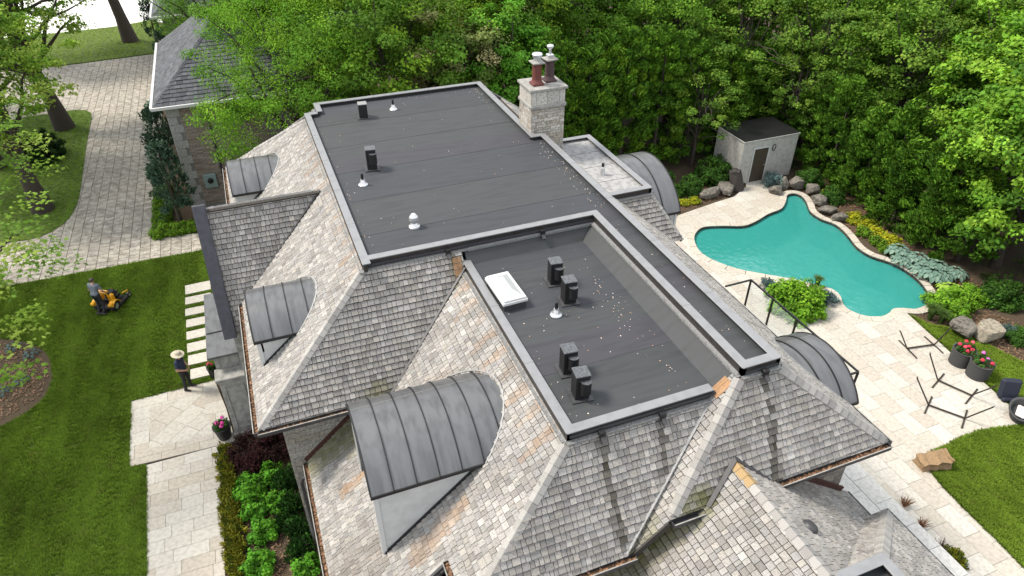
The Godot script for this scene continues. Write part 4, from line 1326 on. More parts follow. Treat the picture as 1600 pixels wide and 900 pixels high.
	sk.quad_o(s0 + sb * tp[0], s0 + sb * tp[1], s0 + sb * tp[2], s0 + sb * tp[3], Vector3.UP)
	part(sk, "skylight_dome", M.dome, so2)
	# --- fallen petals on the decks
	var pb := MB.new()
	for k in 420:
		var p := Vector3.ZERO
		var r := rng.randf()
		if r < 0.16: p = Vector3(rng.randf_range(2.0, 8.6), 8.372, rng.randf_range(-25.7, -15.0))
		elif r < 0.42: p = Vector3(8.95 - absf(rng.randfn(0, 0.3)), 8.372, rng.randf_range(-20, -15))
		elif r < 0.52: p = Vector3(8.5 - absf(rng.randfn(0, 0.22)), 8.372, -25.75 + absf(rng.randfn(0, 0.8)))
		elif r < 0.57: p = Vector3(2.05 + absf(rng.randfn(0, 0.1)), 8.372, rng.randf_range(-25.0, -15))
		elif r < 0.62: p = Vector3(rng.randf_range(5, 8.5), 8.372, -25.7 + absf(rng.randfn(0, 0.4)))
		elif r < 0.66: p = Vector3(rng.randf_range(8.4, 8.9), 8.37, rng.randf_range(-14.5, -8.4))
		elif r < 0.84: p = Vector3(7.25 + rng.randfn(0, 0.22), 7.912, -11.6 + rng.randfn(0, 1.3))
		elif r < 0.9: p = Vector3(4.6 + absf(rng.randfn(0, 0.12)), 7.912, rng.randf_range(-14.2, -8.5))
		else: p = Vector3(rng.randf_range(4.6, 7.4), 7.912, rng.randf_range(-14.2, -8.5))
		if p.y < 8.0 and (p.x > 7.5 or p.z > -8.4 or p.z < -14.3): continue
		var k2 := rng.randf_range(0.75, 1.1)
		pb.col = Color(0.62 * k2, 0.5 * k2, 0.44 * k2) if rng.randf() < 0.75 else Color(0.42 * k2, 0.25 * k2, 0.16 * k2)
		var x := Vector3(rng.randf_range(-1, 1), 0.1, rng.randf_range(-1, 1)).normalized() * rng.randf_range(0.009, 0.022)
		var y := Vector3(-x.z, 0.004, x.x) * 0.7
		p.y += 0.006
		pb.quad_o(p - x, p - y, p + x, p + y, Vector3.UP)
	tag(solo(pb, "fallen_petals", M.vcol, Vector3.ZERO, "tiny pale petals and leaves scattered over the dark roof decks", "petals"), "", "", "", "stuff")

# ---------------------------------------------------------------- other buildings and garden walls
func build_garden_structures() -> void:
	var X := Vector3.RIGHT
	var Z := Vector3(0, 0, 1)
	# neighbouring wing with slate roof
	var keep := house
	house = thing("garage", Vector3(0, 0, -42), "brick garage with grey slate hip roof and stone quoins beside the driveway", "garage")
	var gar := house
	wall(rect2(-3.85, 0, 6.0, 5.7), Vector3(0, 0, -36.0), X, Z, M.mortar)
	wall(rect2(-46.0, 0, -36.25, 5.7), Vector3(-3.85, 0, 0), Z, -X, M.cast)
	wall(rect2(-3.85, 0, 6.0, 5.7), Vector3(0, 0, -46.2), X, -Z, M.cast)
	wall(rect2(-46.2, 0, -36.0, 5.7), Vector3(6.0, 0, 0), Z, X, M.cast)
	var br := []
	stones(Vector3(0, 0, -36.0), X, Vector3.UP, Z, rect2(-3.3, 0.2, 0.6, 5.65), 0.08, 0.09, 0.25, 0.5, [Color(0.3, 0.25, 0.205), Color(0.33, 0.28, 0.235), Color(0.26, 0.215, 0.175), Color(0.36, 0.31, 0.27)], br)
	emit(br, "brick", "bricks", M.stone, gar, 0)
	var y := 0.1
	var k := 0
	while y < 5.4:
		var q := MB.new()
		var w := 0.62 if k % 2 == 0 else 0.44
		var kk := rng.randf_range(0.92, 1.06)
		q.col = Color(0.4 * kk, 0.4 * kk, 0.385 * kk)
		q.box(Vector3(-3.9 + w * 0.5, y + 0.2, -36.05), Vector3(w, 0.4, 0.2), Basis(), 0.012)
		part(q, "quoin", M.stone, gar)
		y += 0.415
		k += 1
	var sl := []
	PAL["slate"] = [[0.075, 0.083, 0.1], [0.09, 0.098, 0.115], [0.062, 0.068, 0.083], [0.105, 0.112, 0.128]]
	var e := 5.75
	slope([Vector3(-1.0, 8.5, -39.0), Vector3(-4.35, e, -35.5), Vector3(6.4, e, -35.5), Vector3(6.4, 8.5, -39.0)], "slate", 0.22, 0.2, 0.34, sl)
	slope([Vector3(-1.0, 8.5, -39.0), Vector3(-4.35, e, -35.5), Vector3(-4.35, e, -46.7), Vector3(-1.0, 8.5, -43.0)], "slate", 0.22, 0.2, 0.34, sl)
	slope([Vector3(-1.0, 8.5, -43.0), Vector3(-4.35, e, -46.7), Vector3(6.4, e, -46.7), Vector3(6.4, 8.5, -43.0)], "slate", 0.3, 0.25, 0.4, sl)
	PAL["slate_cap"] = [[0.07, 0.075, 0.088]]
	caps(Vector3(-1.0, 8.5, -39.0), Vector3(-4.25, e + 0.06, -35.6), Vector3(0, 6.5, -36.5), Vector3(-3, 6.5, -40), "slate_cap", 0.13, 0.3, gar)
	emit(sl, "slate", "slate_courses", M.slate, gar)
	for s in [[Vector3(-4.42, e - 0.02, -35.44), Vector3(6.4, e - 0.02, -35.44)], [Vector3(-4.42, e - 0.022, -35.5), Vector3(-4.42, e - 0.022, -46.7)]]:
		var f := MB.new()
		f.bar(s[0], s[1], 0.12, 0.13)
		part(f, "gutter", M.bright, gar)
	var dp := MB.new()
	dp.tube([Vector3(-2.1, 5.6, -35.9), Vector3(-2.1, 0.1, -35.9)], [0.05, 0.05], 8)
	part(dp, "downpipe", M.flash_dark, gar)
	var mb := MB.new()
	mb.box(Vector3(-2.75, 1.55, -35.86), Vector3(0.62, 0.75, 0.16), Basis(), 0.02)
	var mo := part(mb, "meter_box", M.box_green, gar)
	mb = MB.new()
	mb.lathe(Vector3(-2.75, 1.6, -35.78), [Vector2(0.14, 0.0), Vector2(0.14, 0.1), Vector2(0.1, 0.13), Vector2(0.0, 0.13)], 14, Basis(X, -PI / 2 + PI))
	part(mb, "meter", M.iron, mo)
	# second roof behind it
	house = thing("outbuilding", Vector3(0, 0, -62), "far outbuilding with grey slate hip roof and white eaves by the street", "outbuilding")
	var ob := house
	wall(rect2(-4.6, 0, 6.0, 4.9), Vector3(0, 0, -57.0), X, Z, M.mortar)
	wall(rect2(-67.0, 0, -57.2, 4.9), Vector3(-4.6, 0, 0), Z, -X, M.cast)
	var s2 := []
	slope([Vector3(-1.0, 8.3, -61.0), Vector3(-5.2, 4.95, -56.4), Vector3(6.4, 4.95, -56.4), Vector3(6.4, 8.3, -61.0)], "slate", 0.3, 0.25, 0.4, s2)
	slope([Vector3(-1.0, 8.3, -61.0), Vector3(-5.2, 4.95, -56.4), Vector3(-5.2, 4.95, -67.6), Vector3(-1.0, 8.3, -64.0)], "slate", 0.3, 0.25, 0.4, s2)
	emit(s2, "slate", "slate_courses", M.slate, ob, 0)
	for s in [[Vector3(-5.27, 4.93, -56.34), Vector3(6.4, 4.93, -56.34)], [Vector3(-5.27, 4.928, -56.4), Vector3(-5.27, 4.928, -67.6)]]:
		var f := MB.new()
		f.bar(s[0], s[1], 0.14, 0.16)
		part(f, "gutter", M.bright, ob)
	# pool shed
	house = thing("pool_shed", Vector3(26.2, 0, -29.2), "grey rendered pool shed with flat black roof and brown door", "shed")
	var sh := house
	var b := MB.new()
	b.box(Vector3(26.2, 1.25, -29.2), Vector3(3.64, 2.5, 2.4), Basis(), 0.01)
	part(b, "shed_wall", M.stucco, sh)
	b = MB.new()
	b.box(Vector3(26.2, 2.53, -29.2), Vector3(3.74, 0.06, 2.5), Basis(), 0.01)
	part(b, "shed_fascia", M.stucco, sh)
	b = MB.new()
	b.box(Vector3(26.2, 2.575, -29.2), Vector3(3.68, 0.03, 2.44))
	part(b, "shed_roof", M.black, sh)
	b = MB.new()
	b.box(Vector3(25.62, 1.0, -27.99), Vector3(0.92, 2.0, 0.05), Basis(), 0.008)
	var d := part(b, "door", M.door, sh)
	b = MB.new()
	b.lathe(Vector3(25.95, 1.0, -27.96), [Vector2(0.0, 0.05), Vector2(0.035, 0.04), Vector2(0.02, 0.0)], 10, Basis(X, PI / 2))
	part(b, "handle", M.silver, d)
	b = MB.new()
	for q in [25.12, 26.12]: b.box(Vector3(q, 1.02, -27.97), Vector3(0.07, 2.08, 0.06), Basis(), 0.006)
	b.box(Vector3(25.62, 2.05, -27.97), Vector3(0.92, 0.07, 0.06), Basis(), 0.006)
	part(b, "door_frame", M.white, sh)
	b = MB.new()
	var ring := []
	var rr := []
	for i in 15:
		var a := TAU * i / 14.0
		ring.append(Vector3(26.42 + sin(a) * 0.1, 1.95 + cos(a) * 0.2, -27.94))
		rr.append(0.018)
	b.tube(ring, rr, 6, false)
	part(b, "hose_hook", M.iron, sh)
	house = keep
	# raised stone wall beside the low roof
	var w := thing("garden_wall", Vector3(14.6, 0, -7.5), "low white stone wall with broad cap slabs beside the planted strip", "wall")
	b = MB.new()
	b.box(Vector3(14.7, 0.42, -7.2), Vector3(1.1, 0.84, 5.0))
	part(b, "wall_core", M.cast, w)
	var pcs := []
	for col in [[14.0, 14.62], [14.64, 15.3]]:
		var zz := -9.72
		while zz < -4.4:
			var l := rng.randf_range(0.7, 1.1)
			var kk := rng.randf_range(0.95, 1.04)
			pcs.append({"poly": rect2(col[0], zz + 0.006, col[1], minf(zz + l, -4.4) - 0.006), "o": Vector3(0, 0.9, 0), "eu": X, "ev": Z, "en": Vector3.UP, "h": 0.0, "lo": -0.06, "hs": 0.0, "v0": 0.0, "col": Color(0.58 * kk, 0.57 * kk, 0.545 * kk)})
			zz += l
	emit(pcs, "cap_slab", "cap_slabs", M.travertine, w)
	# balcony with glass railing on the pool side
	var bal := thing("balcony", Vector3(12.4, 0, -11.0), "balcony with slim black railing and clear glass above the patio", "balcony")
	b = MB.new()
	b.box(Vector3(12.1, 5.1, -11.6), Vector3(1.1, 0.2, 4.6))
	part(b, "balcony_floor", M.cast, bal)
	b = MB.new()
	for zz in [-13.6, -9.6]: b.box(Vector3(12.45, 2.5, zz), Vector3(0.3, 5.0, 0.3), Basis(), 0.01)
	part(b, "balcony_post", M.cast, bal)
	var R := [Vector3(11.7, 6.3, -13.0), Vector3(12.6, 6.3, -13.0), Vector3(12.6, 6.3, -8.75), Vector3(11.9, 6.3, -8.75)]
	b = MB.new()
	for i in 3: b.bar(R[i], R[i + 1], 0.045, 0.04)
	part(b, "top_rail", M.iron, bal)
	for zz in [-13.0, -12.0, -11.0, -10.0, -8.75]:
		b = MB.new()
		b.bar(Vector3(12.6, 5.2, zz), Vector3(12.6, 6.28, zz), 0.045, 0.045, X)
		part(b, "railing_post", M.iron, bal)
	for zz in [-12.5, -11.5, -10.5, -9.4]:
		b = MB.new()
		b.box(Vector3(12.6, 5.75, zz), Vector3(0.012, 0.95, 0.86 if zz < -10 else 1.1))
		part(b, "glass_panel", M.clear, bal)

# ---------------------------------------------------------------- plants
func rdir() -> Vector3:
	var z := rng.randf_range(-1, 1)
	var a := rng.randf() * TAU
	var r := sqrt(1.0 - z * z)
	return Vector3(r * cos(a), z, r * sin(a))

# clumps: [centre, radii, outward]; mode 0 broad leaves lying outward, 1 sprays that rise outward
func leaves(clumps: Array, per: int, size: float, aspect: float, cols: Array, mode := 0, upb := 0.7) -> ArrayMesh:
	var total := clumps.size() * per
	var v := PackedVector3Array()
	var n := PackedVector3Array()
	var c := PackedColorArray()
	var ix := PackedInt32Array()
	v.resize(total * 4); n.resize(total * 4); c.resize(total * 4); ix.resize(total * 6)
	var i := 0
	for cl in clumps:
		var ce: Vector3 = cl[0]
		var rr: Vector3 = cl[1]
		var out: Vector3 = cl[2]
		var base: Color = cols[rng.randi() % cols.size()]
		var kb := rng.randf_range(0.95, 1.4)
		var ks := rng.randf_range(0.75, 1.3)
		for k in per:
			var d := rdir() * pow(rng.randf(), 0.45)
			var p := ce + d * rr
			var nr: Vector3
			var ax: Vector3
			if mode == 0:
				nr = (out * 0.45 + Vector3.UP * upb + rdir() * 0.75 + d * 0.3).normalized()
				ax = nr.cross(rdir()).normalized()
			else:
				ax = (out * 0.7 + Vector3.UP * 0.75 + rdir() * 0.65).normalized()
				nr = ax.cross(rdir()).normalized()
				if nr.y < 0: nr = -nr
			var s := size * ks * rng.randf_range(0.65, 1.3) * 0.5
			var a := ax * s
			var b := nr.cross(ax) * (s * aspect)
			var q := i * 4
			v[q] = p - a; v[q + 1] = p + b + nr * s * 0.15; v[q + 2] = p + a - nr * s * 0.2; v[q + 3] = p - b + nr * s * 0.15
			var kk := kb * rng.randf_range(0.72, 1.28)
			var co := Color(base.r * kk * rng.randf_range(0.9, 1.12), base.g * kk, base.b * kk)
			for e in 4:
				n[q + e] = nr
				c[q + e] = co
			var w := i * 6
			# keep the winding in step with the normal (clockwise fronts)
			ix[w] = q; ix[w + 1] = q + 1; ix[w + 2] = q + 2; ix[w + 3] = q; ix[w + 4] = q + 2; ix[w + 5] = q + 3
			i += 1
	var arr := []
	arr.resize(Mesh.ARRAY_MAX)
	arr[Mesh.ARRAY_VERTEX] = v; arr[Mesh.ARRAY_NORMAL] = n; arr[Mesh.ARRAY_COLOR] = c; arr[Mesh.ARRAY_INDEX] = ix
	var am := ArrayMesh.new()
	am.add_surface_from_arrays(Mesh.PRIMITIVE_TRIANGLES, arr)
	return am

# five-lobed leaves, for the maple near enough to show them
func star_leaves(clumps: Array, per: int, size: float, cols: Array) -> ArrayMesh:
	var b := MB.new()
	for cl in clumps:
		var base: Color = cols[rng.randi() % cols.size()]
		for k in per:
			var p: Vector3 = cl[0] + rdir() * pow(rng.randf(), 0.45) * cl[1]
			var nr: Vector3 = (cl[2] * 0.3 + Vector3.UP * 0.9 + rdir() * 0.6).normalized()
			var ax := nr.cross(rdir()).normalized()
			var ay := nr.cross(ax)
			var s := size * rng.randf_range(0.6, 1.25) * 0.5
			var kk := rng.randf_range(0.75, 1.25)
			b.col = Color(base.r * kk, base.g * kk, base.b * kk)
			var ring := []
			for i in 10:
				var a := TAU * i / 10.0
				var r: float = [1.0, 0.42, 0.9, 0.4, 0.62, 0.25, 0.62, 0.4, 0.9, 0.42][i]
				ring.append(p + (ax * cos(a) + ay * sin(a)) * (s * r) - nr * (s * 0.18 * r))
			for i in 10: b.tri_o(p, ring[i], ring[(i + 1) % 10], nr)
	return b.mesh(Vector3.ZERO)

# an uneven crown: clumps spread through the outer part of an egg, some left out so that gaps show
func crown_clumps(count: int, ce: Vector3, rad: Vector3, cr: float, sd: int, inner := 0.35, gap := 0.25, flat := 0.55) -> Array:
	var f := FastNoiseLite.new()
	f.seed = sd
	f.frequency = 0.9
	var r := []
	var tries := 0
	while r.size() < count and tries < count * 8:
		tries += 1
		var d := rdir()
		if d.y < -0.55: continue
		var lump := 1.0 + 0.32 * f.get_noise_3dv(d * 2.2) + 0.15 * f.get_noise_3dv(d * 5.0)
		var t := lerpf(inner, 1.0, pow(rng.randf(), 0.5))
		if f.get_noise_3dv(d * 3.1 + Vector3(9, t * 2.0, 3)) < -gap: continue
		var p := ce + d * rad * (t * lump)
		var s := cr * rng.randf_range(0.6, 1.3)
		r.append([p, Vector3(s, s * flat, s), d])
	return r

func limb(b: MB, a: Vector3, e: Vector3, r0: float, r1: float, wob: float) -> void:
	var pts := []
	var rad := []
	for i in 5:
		var t := i / 4.0
		var p := a.lerp(e, t)
		p.y += sin(t * PI) * a.distance_to(e) * 0.08
		if i > 0 and i < 4: p += rdir() * wob
		pts.append(p)
		rad.append(lerpf(r0, r1, t))
	b.tube(pts, rad, 6, false)

func make_tree(called: String, label: String, cat: String, group: String, h: float, rad: Vector3, low: float, tr: float, nc: int, per: int, cr: float, leaf: float, asp: float, cols: Array, sd: int, limbs := 12, gap := 0.25, lean := Vector3.ZERO, flat := 0.55, star := false) -> Node3D:
	rng.seed = sd
	var t := thing(called, Vector3.ZERO, label, cat, group)
	var ce := Vector3(lean.x, low + (h - low) * 0.5, lean.z)
	var cl := crown_clumps(nc, ce, rad, cr, sd, 0.3, gap, flat)
	var b := MB.new()
	var top := Vector3(lean.x * 0.8, h * 0.72, lean.z * 0.8)
	var pts := []
	var rr := []
	for i in 7:
		var q := i / 6.0
		pts.append(Vector3(top.x * q, top.y * q, top.z * q) + (rdir() * 0.12 if i > 0 else Vector3(0, -0.15, 0)))
		rr.append(tr * (lerpf(1.0, 0.25, q) + (0.35 if i == 0 else 0.0)))
	b.tube(pts, rr, 10, false)
	for k in limbs:
		var q: Vector3 = cl[rng.randi() % cl.size()][0]
		var i := 2 + rng.randi() % 4
		limb(b, pts[i], q, rr[i] * 0.5, 0.02, 0.15)
	part(b, "trunk", M.bark, t)
	var o := MeshInstance3D.new()
	o.name = "crown"
	o.mesh = star_leaves(cl, per, leaf, cols) if star else leaves(cl, per, leaf, asp, cols)
	o.material_override = M.leaf
	t.add_child(o)
	return t

func make_cedar(label: String, group: String, h: float, r: float, sd: int, cols: Array, nc := 120, per := 100) -> Node3D:
	rng.seed = sd
	var t := thing("cedar", Vector3.ZERO, label, "cedar", group)
	var b := MB.new()
	b.tube([Vector3(0, -0.1, 0), Vector3(0, h * 0.9, 0)], [0.13, 0.03], 7, false)
	part(b, "trunk", M.bark, t)
	var f := FastNoiseLite.new()
	f.seed = sd
	f.frequency = 0.5
	var cl := []
	for i in nc:
		var q := pow(rng.randf(), 0.8)
		var y := h * lerpf(0.04, 0.97, q)
		var a := rng.randf() * TAU
		var out := Vector3(cos(a), 0, sin(a))
		var rr := r * pow(1.0 - pow(q, 2.4), 0.6) * (0.7 + 0.35 * rng.randf()) * (1.0 + 0.5 * f.get_noise_3d(out.x * 2.4, y * 1.1, out.z * 2.4))
		var s := rng.randf_range(0.2, 0.42)
		cl.append([Vector3(0, y, 0) + out * rr, Vector3(s, s * 0.8, s), (out + Vector3.UP * 0.25).normalized()])
	var o := MeshInstance3D.new()
	o.name = "crown"
	o.mesh = leaves(cl, per, 0.21, 0.4, cols, 1)
	o.material_override = M.needle
	t.add_child(o)
	return t

func make_bush(called: String, label: String, cat: String, r: float, h: float, nc: int, per: int, leaf: float, asp: float, cols: Array, sd: int, m: Material, mode := 0, cr := 0.22) -> Node3D:
	rng.seed = sd
	var t := thing(called, Vector3.ZERO, label, cat)
	var b := MB.new()
	for k in 7:
		var a := k * 0.9 + 0.3
		b.tube([Vector3(0, -0.05, 0), Vector3(cos(a) * r * 0.3, h * 0.4, sin(a) * r * 0.3), Vector3(cos(a) * r * 0.6, h * 0.75, sin(a) * r * 0.6)], [0.02, 0.015, 0.008], 5, false)
	part(b, "stems", M.bark, t)
	var f := FastNoiseLite.new()
	f.seed = sd
	f.frequency = 1.2
	var cl := []
	for i in nc:
		var d := rdir()
		d.y = absf(d.y) - 0.1
		var lump := 0.9 + 0.3 * f.get_noise_3dv(d * 2.0)
		var q := pow(rng.randf(), 0.4) * lump
		cl.append([Vector3(d.x * r * q, maxf(d.y * h * q, 0.05) + h * 0.05, d.z * r * q), Vector3.ONE * cr * rng.randf_range(0.6, 1.2), d])
	var o := MeshInstance3D.new()
	o.name = "foliage"
	o.mesh = leaves(cl, per, leaf, asp, cols, mode)
	o.material_override = m
	t.add_child(o)
	return t

func put(proto: Node3D, spots: Array, label := "", group := "") -> void:
	# spots: [x, z, scale, (height scale), (label)]
	for i in spots.size():
		var s = spots[i]
		var sy: float = s[3] if s.size() > 3 else s[2]
		var o := proto
		if i == 0:
			o.position = Vector3(s[0], 0, s[1]); o.scale = Vector3(s[2], sy, s[2]); o.rotation.y = 0.4
		else:
			o = copy(proto, Vector3(s[0], 0, s[1]), rng.randf() * TAU, Vector3(s[2], sy, s[2]))
		if s.size() > 4: o.set_meta("label", s[4])
		elif label: o.set_meta("label", label)
		if group: o.set_meta("group", group)

func pxs(l: Array) -> Array:      # [px, py, scale, hscale, label?] -> [x, z, ...]
	var r := []
	for s in l:
		var p := g(s[0], s[1])
		var e := [p.x, p.z]
		for k in range(2, s.size()): e.append(s[k])
		r.append(e)
	return r

func boulder(called: String, at: Vector3, s: Vector3, turn: float, sd: int, m: Material, label: String, group := "") -> void:
	var f := FastNoiseLite.new()
	f.seed = sd
	f.frequency = 0.8
	var b := MB.new()
	var rows := 14
	var cols := 20
	rng.seed = sd
	var cuts := []
	for k in 11: cuts.append([(rdir() + Vector3.UP * 0.25).normalized(), rng.randf_range(0.62, 0.95)])
	var P := []
	for i in rows + 1:
		var row := []
		for j in cols:
			var th := PI * i / rows
			var ph := TAU * j / cols
			var d := Vector3(sin(th) * cos(ph), cos(th), sin(th) * sin(ph))
			# faceted: push the ball towards a block and chip it
			var q := d / pow(pow(absf(d.x), 5.0) + pow(absf(d.y), 5.0) + pow(absf(d.z), 5.0), 0.2)
			var dd := d.lerp(q, 0.75)
			dd *= 1.0 + 0.22 * f.get_noise_3dv(d * 1.6) + 0.1 * f.get_noise_3dv(d * 4.0 + Vector3(5, 2, 1)) - 0.05 * absf(f.get_noise_3dv(d * 9.0))
			for cu in cuts:
				var over: float = dd.dot(cu[0]) - cu[1]
				if over > 0.0: dd -= cu[0] * over * 0.92
			var y := dd.y * s.y * 0.5 + s.y * 0.42
			row.append(at + Basis(Vector3.UP, turn) * Vector3(dd.x * s.x * 0.5, maxf(y, -0.08), dd.z * s.z * 0.5))
		P.append(row)
	for i in rows:
		for j in cols:
			var k := (j + 1) % cols
			b.quad_o(P[i][j], P[i][k], P[i + 1][k], P[i + 1][j], P[i][j] - (at + Vector3.UP * s.y * 0.4))
	solo(b, called, m, at, label, "boulder", group)

func hosta(at: Vector3, r: float, tint: Color, label: String, group: String, meshes: Array, count := 30) -> void:
	var t := thing("hosta", at, label, "hosta", group)
	for k in count:
		var q := float(k) / count
		var a := k * 2.399
		var o := MeshInstance3D.new()
		o.name = "leaf"
		o.mesh = meshes[k % meshes.size()]
		o.material_override = M.vcol
		t.add_child(o, true)
		var rad := r * (0.25 + 0.65 * q)
		o.position = Vector3(cos(a) * rad, r * (0.75 - 0.4 * q), sin(a) * rad)
		o.basis = Basis(Vector3.UP, -a) * Basis(Vector3(0, 0, 1), -0.15 - 0.55 * q) * Basis().scaled(Vector3.ONE * r * rng.randf_range(0.36, 0.5))
	tint.a = 1.0

func hosta_leaf(c: Color, sd: int) -> ArrayMesh:
	rng.seed = sd
	var b := MB.new()
	var w := [0.12, 0.3, 0.36, 0.28, 0.02]
	for i in 4:
		var x0 := -0.3 + 0.27 * i
		var x1 := x0 + 0.27
		var y0 := -0.5 * pow(x0, 2.0)
		var y1 := -0.5 * pow(x1, 2.0)
		for s in [-1.0, 1.0]:
			var k := rng.randf_range(0.85, 1.1)
			b.col = Color(c.r * k, c.g * k, c.b * k)
			b.quad_o(Vector3(x0, y0 - 0.03, 0), Vector3(x1, y1 - 0.03, 0), Vector3(x1, y1 + 0.04, w[i + 1] * s), Vector3(x0, y0 + 0.04, w[i] * s), Vector3.UP)
	return b.mesh(Vector3.ZERO)

func build_plants() -> void:
	var mid := [Color(0.1, 0.2, 0.018), Color(0.075, 0.16, 0.016), Color(0.135, 0.24, 0.02), Color(0.06, 0.125, 0.014)]
	var light := [Color(0.135, 0.27, 0.026), Color(0.1, 0.22, 0.022), Color(0.18, 0.32, 0.034), Color(0.075, 0.17, 0.02)]
	var yell := [Color(0.165, 0.27, 0.032), Color(0.13, 0.235, 0.028), Color(0.21, 0.29, 0.05), Color(0.1, 0.19, 0.024)]
	var deep := [Color(0.085, 0.185, 0.018), Color(0.07, 0.155, 0.017), Color(0.105, 0.215, 0.02), Color(0.06, 0.13, 0.015)]
	var tint := [Color(0.13, 0.17, 0.05), Color(0.16, 0.18, 0.07), Color(0.08, 0.14, 0.025), Color(0.19, 0.18, 0.09)]
	# --- trees in front, left of the drive
	var sp := make_tree("maple_tree", "tall open maple with a thick trunk on the driveway island", "tree", "front maples", 14.0, Vector3(4.6, 5.6, 4.6), 3.2, 0.48, 200, 84, 0.75, 0.17, 0.75, yell, 101, 26, 0.12, Vector3(-1.6, 0, 0.6), 0.4)
	put(sp, [[-11.6, -50.6, 1.05, 1.05], [-11.3, -38.8, 0.9, 0.86, "thick trunked maple near the inner curve of the driveway island"], [-14.6, -45.5, 0.95, 0.95, "maple at the middle of the driveway island behind the dark bush"], [-8.6, -70.0, 1.1, 1.15, "leaning maple on the far grass strip by the street"], [-17.5, -66.0, 1.15, 1.1, "spreading maple at the far end of the driveway"], [-21.0, -56.0, 1.1, 1.0, "wide maple beyond the driveway island"]])
	var ns := make_tree("maple_tree", "young maple with pale star shaped leaves over the front lawn", "tree", "front maples", 10.0, Vector3(4.2, 3.8, 4.2), 2.6, 0.24, 130, 56, 0.62, 0.17, 0.8, yell, 131, 22, 0.1, Vector3.ZERO, 0.4, true)
	put(ns, [[-11.3, -20.2, 1.25, 1.0], [-13.2, -30.2, 1.25, 1.05, "leafy maple at the lawn edge by the driveway mouth"]])
	# --- trees behind the house
	var lo := make_tree("locust_tree", "fine leaved bright green tree between house and garage", "tree", "trees behind the house", 12.0, Vector3(4.6, 5.3, 4.6), 1.6, 0.26, 300, 150, 0.75, 0.11, 0.5, [Color(0.1, 0.22, 0.018), Color(0.075, 0.175, 0.016), Color(0.135, 0.27, 0.02)], 201, 30, 0.3)
	put(lo, [[1.8, -32.7, 0.92, 1.0], [-0.6, -51.5, 1.0, 1.0, "fine leaved tree between garage and outbuilding"]])
	var ma := make_tree("broadleaf_tree", "dense mid green tree behind the flat roof", "tree", "trees behind the house", 12.0, Vector3(4.4, 5.2, 4.4), 1.4, 0.26, 300, 130, 0.72, 0.15, 0.7, mid, 211, 14, 0.28)
	put(ma, [[6.2, -33.0, 1.0], [3.6, -40.5, 1.1, 1.15, "tall green tree behind the fine leaved one"], [13.6, -36.6, 1.0, 1.1, "rounded green tree behind the chimney"], [10.0, -42.0, 1.1, 1.2, "tall green tree deep behind the house"], [37.5, -33.0, 1.1, 1.1, "green tree deep in the corner beyond the shed"]])
	var ti := make_tree("flowering_tree", "tree with pale faded blossom tips behind the flat roof", "tree", "trees behind the house", 10.4, Vector3(3.0, 4.4, 3.0), 1.6, 0.18, 190, 120, 0.6, 0.14, 0.7, tint, 221, 10, 0.25)
	put(ti, [[9.4, -32.4, 1.0]])
	var br := make_tree("broadleaf_tree", "fresh green tree just left of the chimney", "tree", "trees behind the house", 11.0, Vector3(2.9, 4.8, 2.9), 1.2, 0.2, 220, 120, 0.6, 0.15, 0.75, [Color(0.085, 0.23, 0.022), Color(0.065, 0.185, 0.018), Color(0.11, 0.26, 0.026)], 231, 8, 0.28)
	put(br, [[12.4, -32.6, 0.95, 0.9]])
	var dk := make_tree("broadleaf_tree", "dense green tree standing behind the cedar hedge", "tree", "trees behind the hedge", 13.0, Vector3(4.8, 5.6, 4.8), 1.2, 0.3, 260, 120, 0.85, 0.17, 0.7, deep, 241, 18, 0.3)
	put(dk, [[17.4, -38.6, 1.0], [22.6, -40.0, 1.0, 1.05], [28.2, -39.6, 1.0, 1.0], [34.0, -40.0, 1.1, 1.1], [40.5, -37.0, 1.1, 1.0], [43.0, -29.0, 1.1, 1.0], [16.0, -50.0, 1.2, 1.2], [27.0, -51.0, 1.2, 1.2], [41.0, -22.0, 1.1, 1.0], [38.0, -48.0, 1.3, 1.2], [31.0, -35.4, 0.85, 0.85], [24.5, -35.8, 0.8, 0.85], [36.4, -29.0, 0.9, 0.9], [35.0, -20.6, 0.85, 0.8], [34.4, -29.6, 0.8, 0.7], [38.6, -26.4, 1.0, 0.9], [39.6, -32.6, 1.0, 0.9]])
	var th := make_tree("open_tree", "thin open tree with bare grey branches among green leaves", "tree", "open trees by the shed", 10.5, Vector3(3.4, 4.4, 3.4), 1.5, 0.17, 120, 52, 0.6, 0.15, 0.75, [Color(0.1, 0.19, 0.024), Color(0.07, 0.14, 0.02), Color(0.13, 0.22, 0.03)], 251, 34, 0.08)
	put(th, [[31.6, -31.4, 1.0], [33.6, -27.0, 1.05, 1.05], [27.6, -33.4, 1.0, 0.95], [35.6, -24.0, 1.0, 1.0], [23.4, -31.0, 0.7, 0.62], [29.6, -30.6, 0.7, 0.66]])
	var be := make_tree("beech_tree", "bright leafy tree with big leaves overhanging the right hand bed", "tree", "leafy trees by the bed", 9.6, Vector3(3.5, 4.4, 3.5), 0.9, 0.2, 260, 84, 0.62, 0.2, 0.66, light, 261, 16, 0.22)
	put(be, [[30.6, -16.8, 1.0], [33.8, -20.8, 1.05, 1.12, "tall bright tree behind the big leaved one"], [31.2, -13.0, 0.8, 0.75, "small bright leafy tree above the spruce standard"], [34.0, -9.0, 0.95, 0.9, "leafy tree at the end of the right hand bed"], [36.0, -14.6, 1.1, 1.1, "tall leafy tree beyond the right hand bed"]])
	# --- cedar hedge
	var cc := [Color(0.085, 0.185, 0.017), Color(0.065, 0.15, 0.016), Color(0.12, 0.225, 0.02), Color(0.05, 0.115, 0.014)]
	var ca := make_cedar("tall feathery cedar in the hedge along the back of the garden", "cedar hedge along the back", 7.8, 1.45, 301, cc)
	var row := []
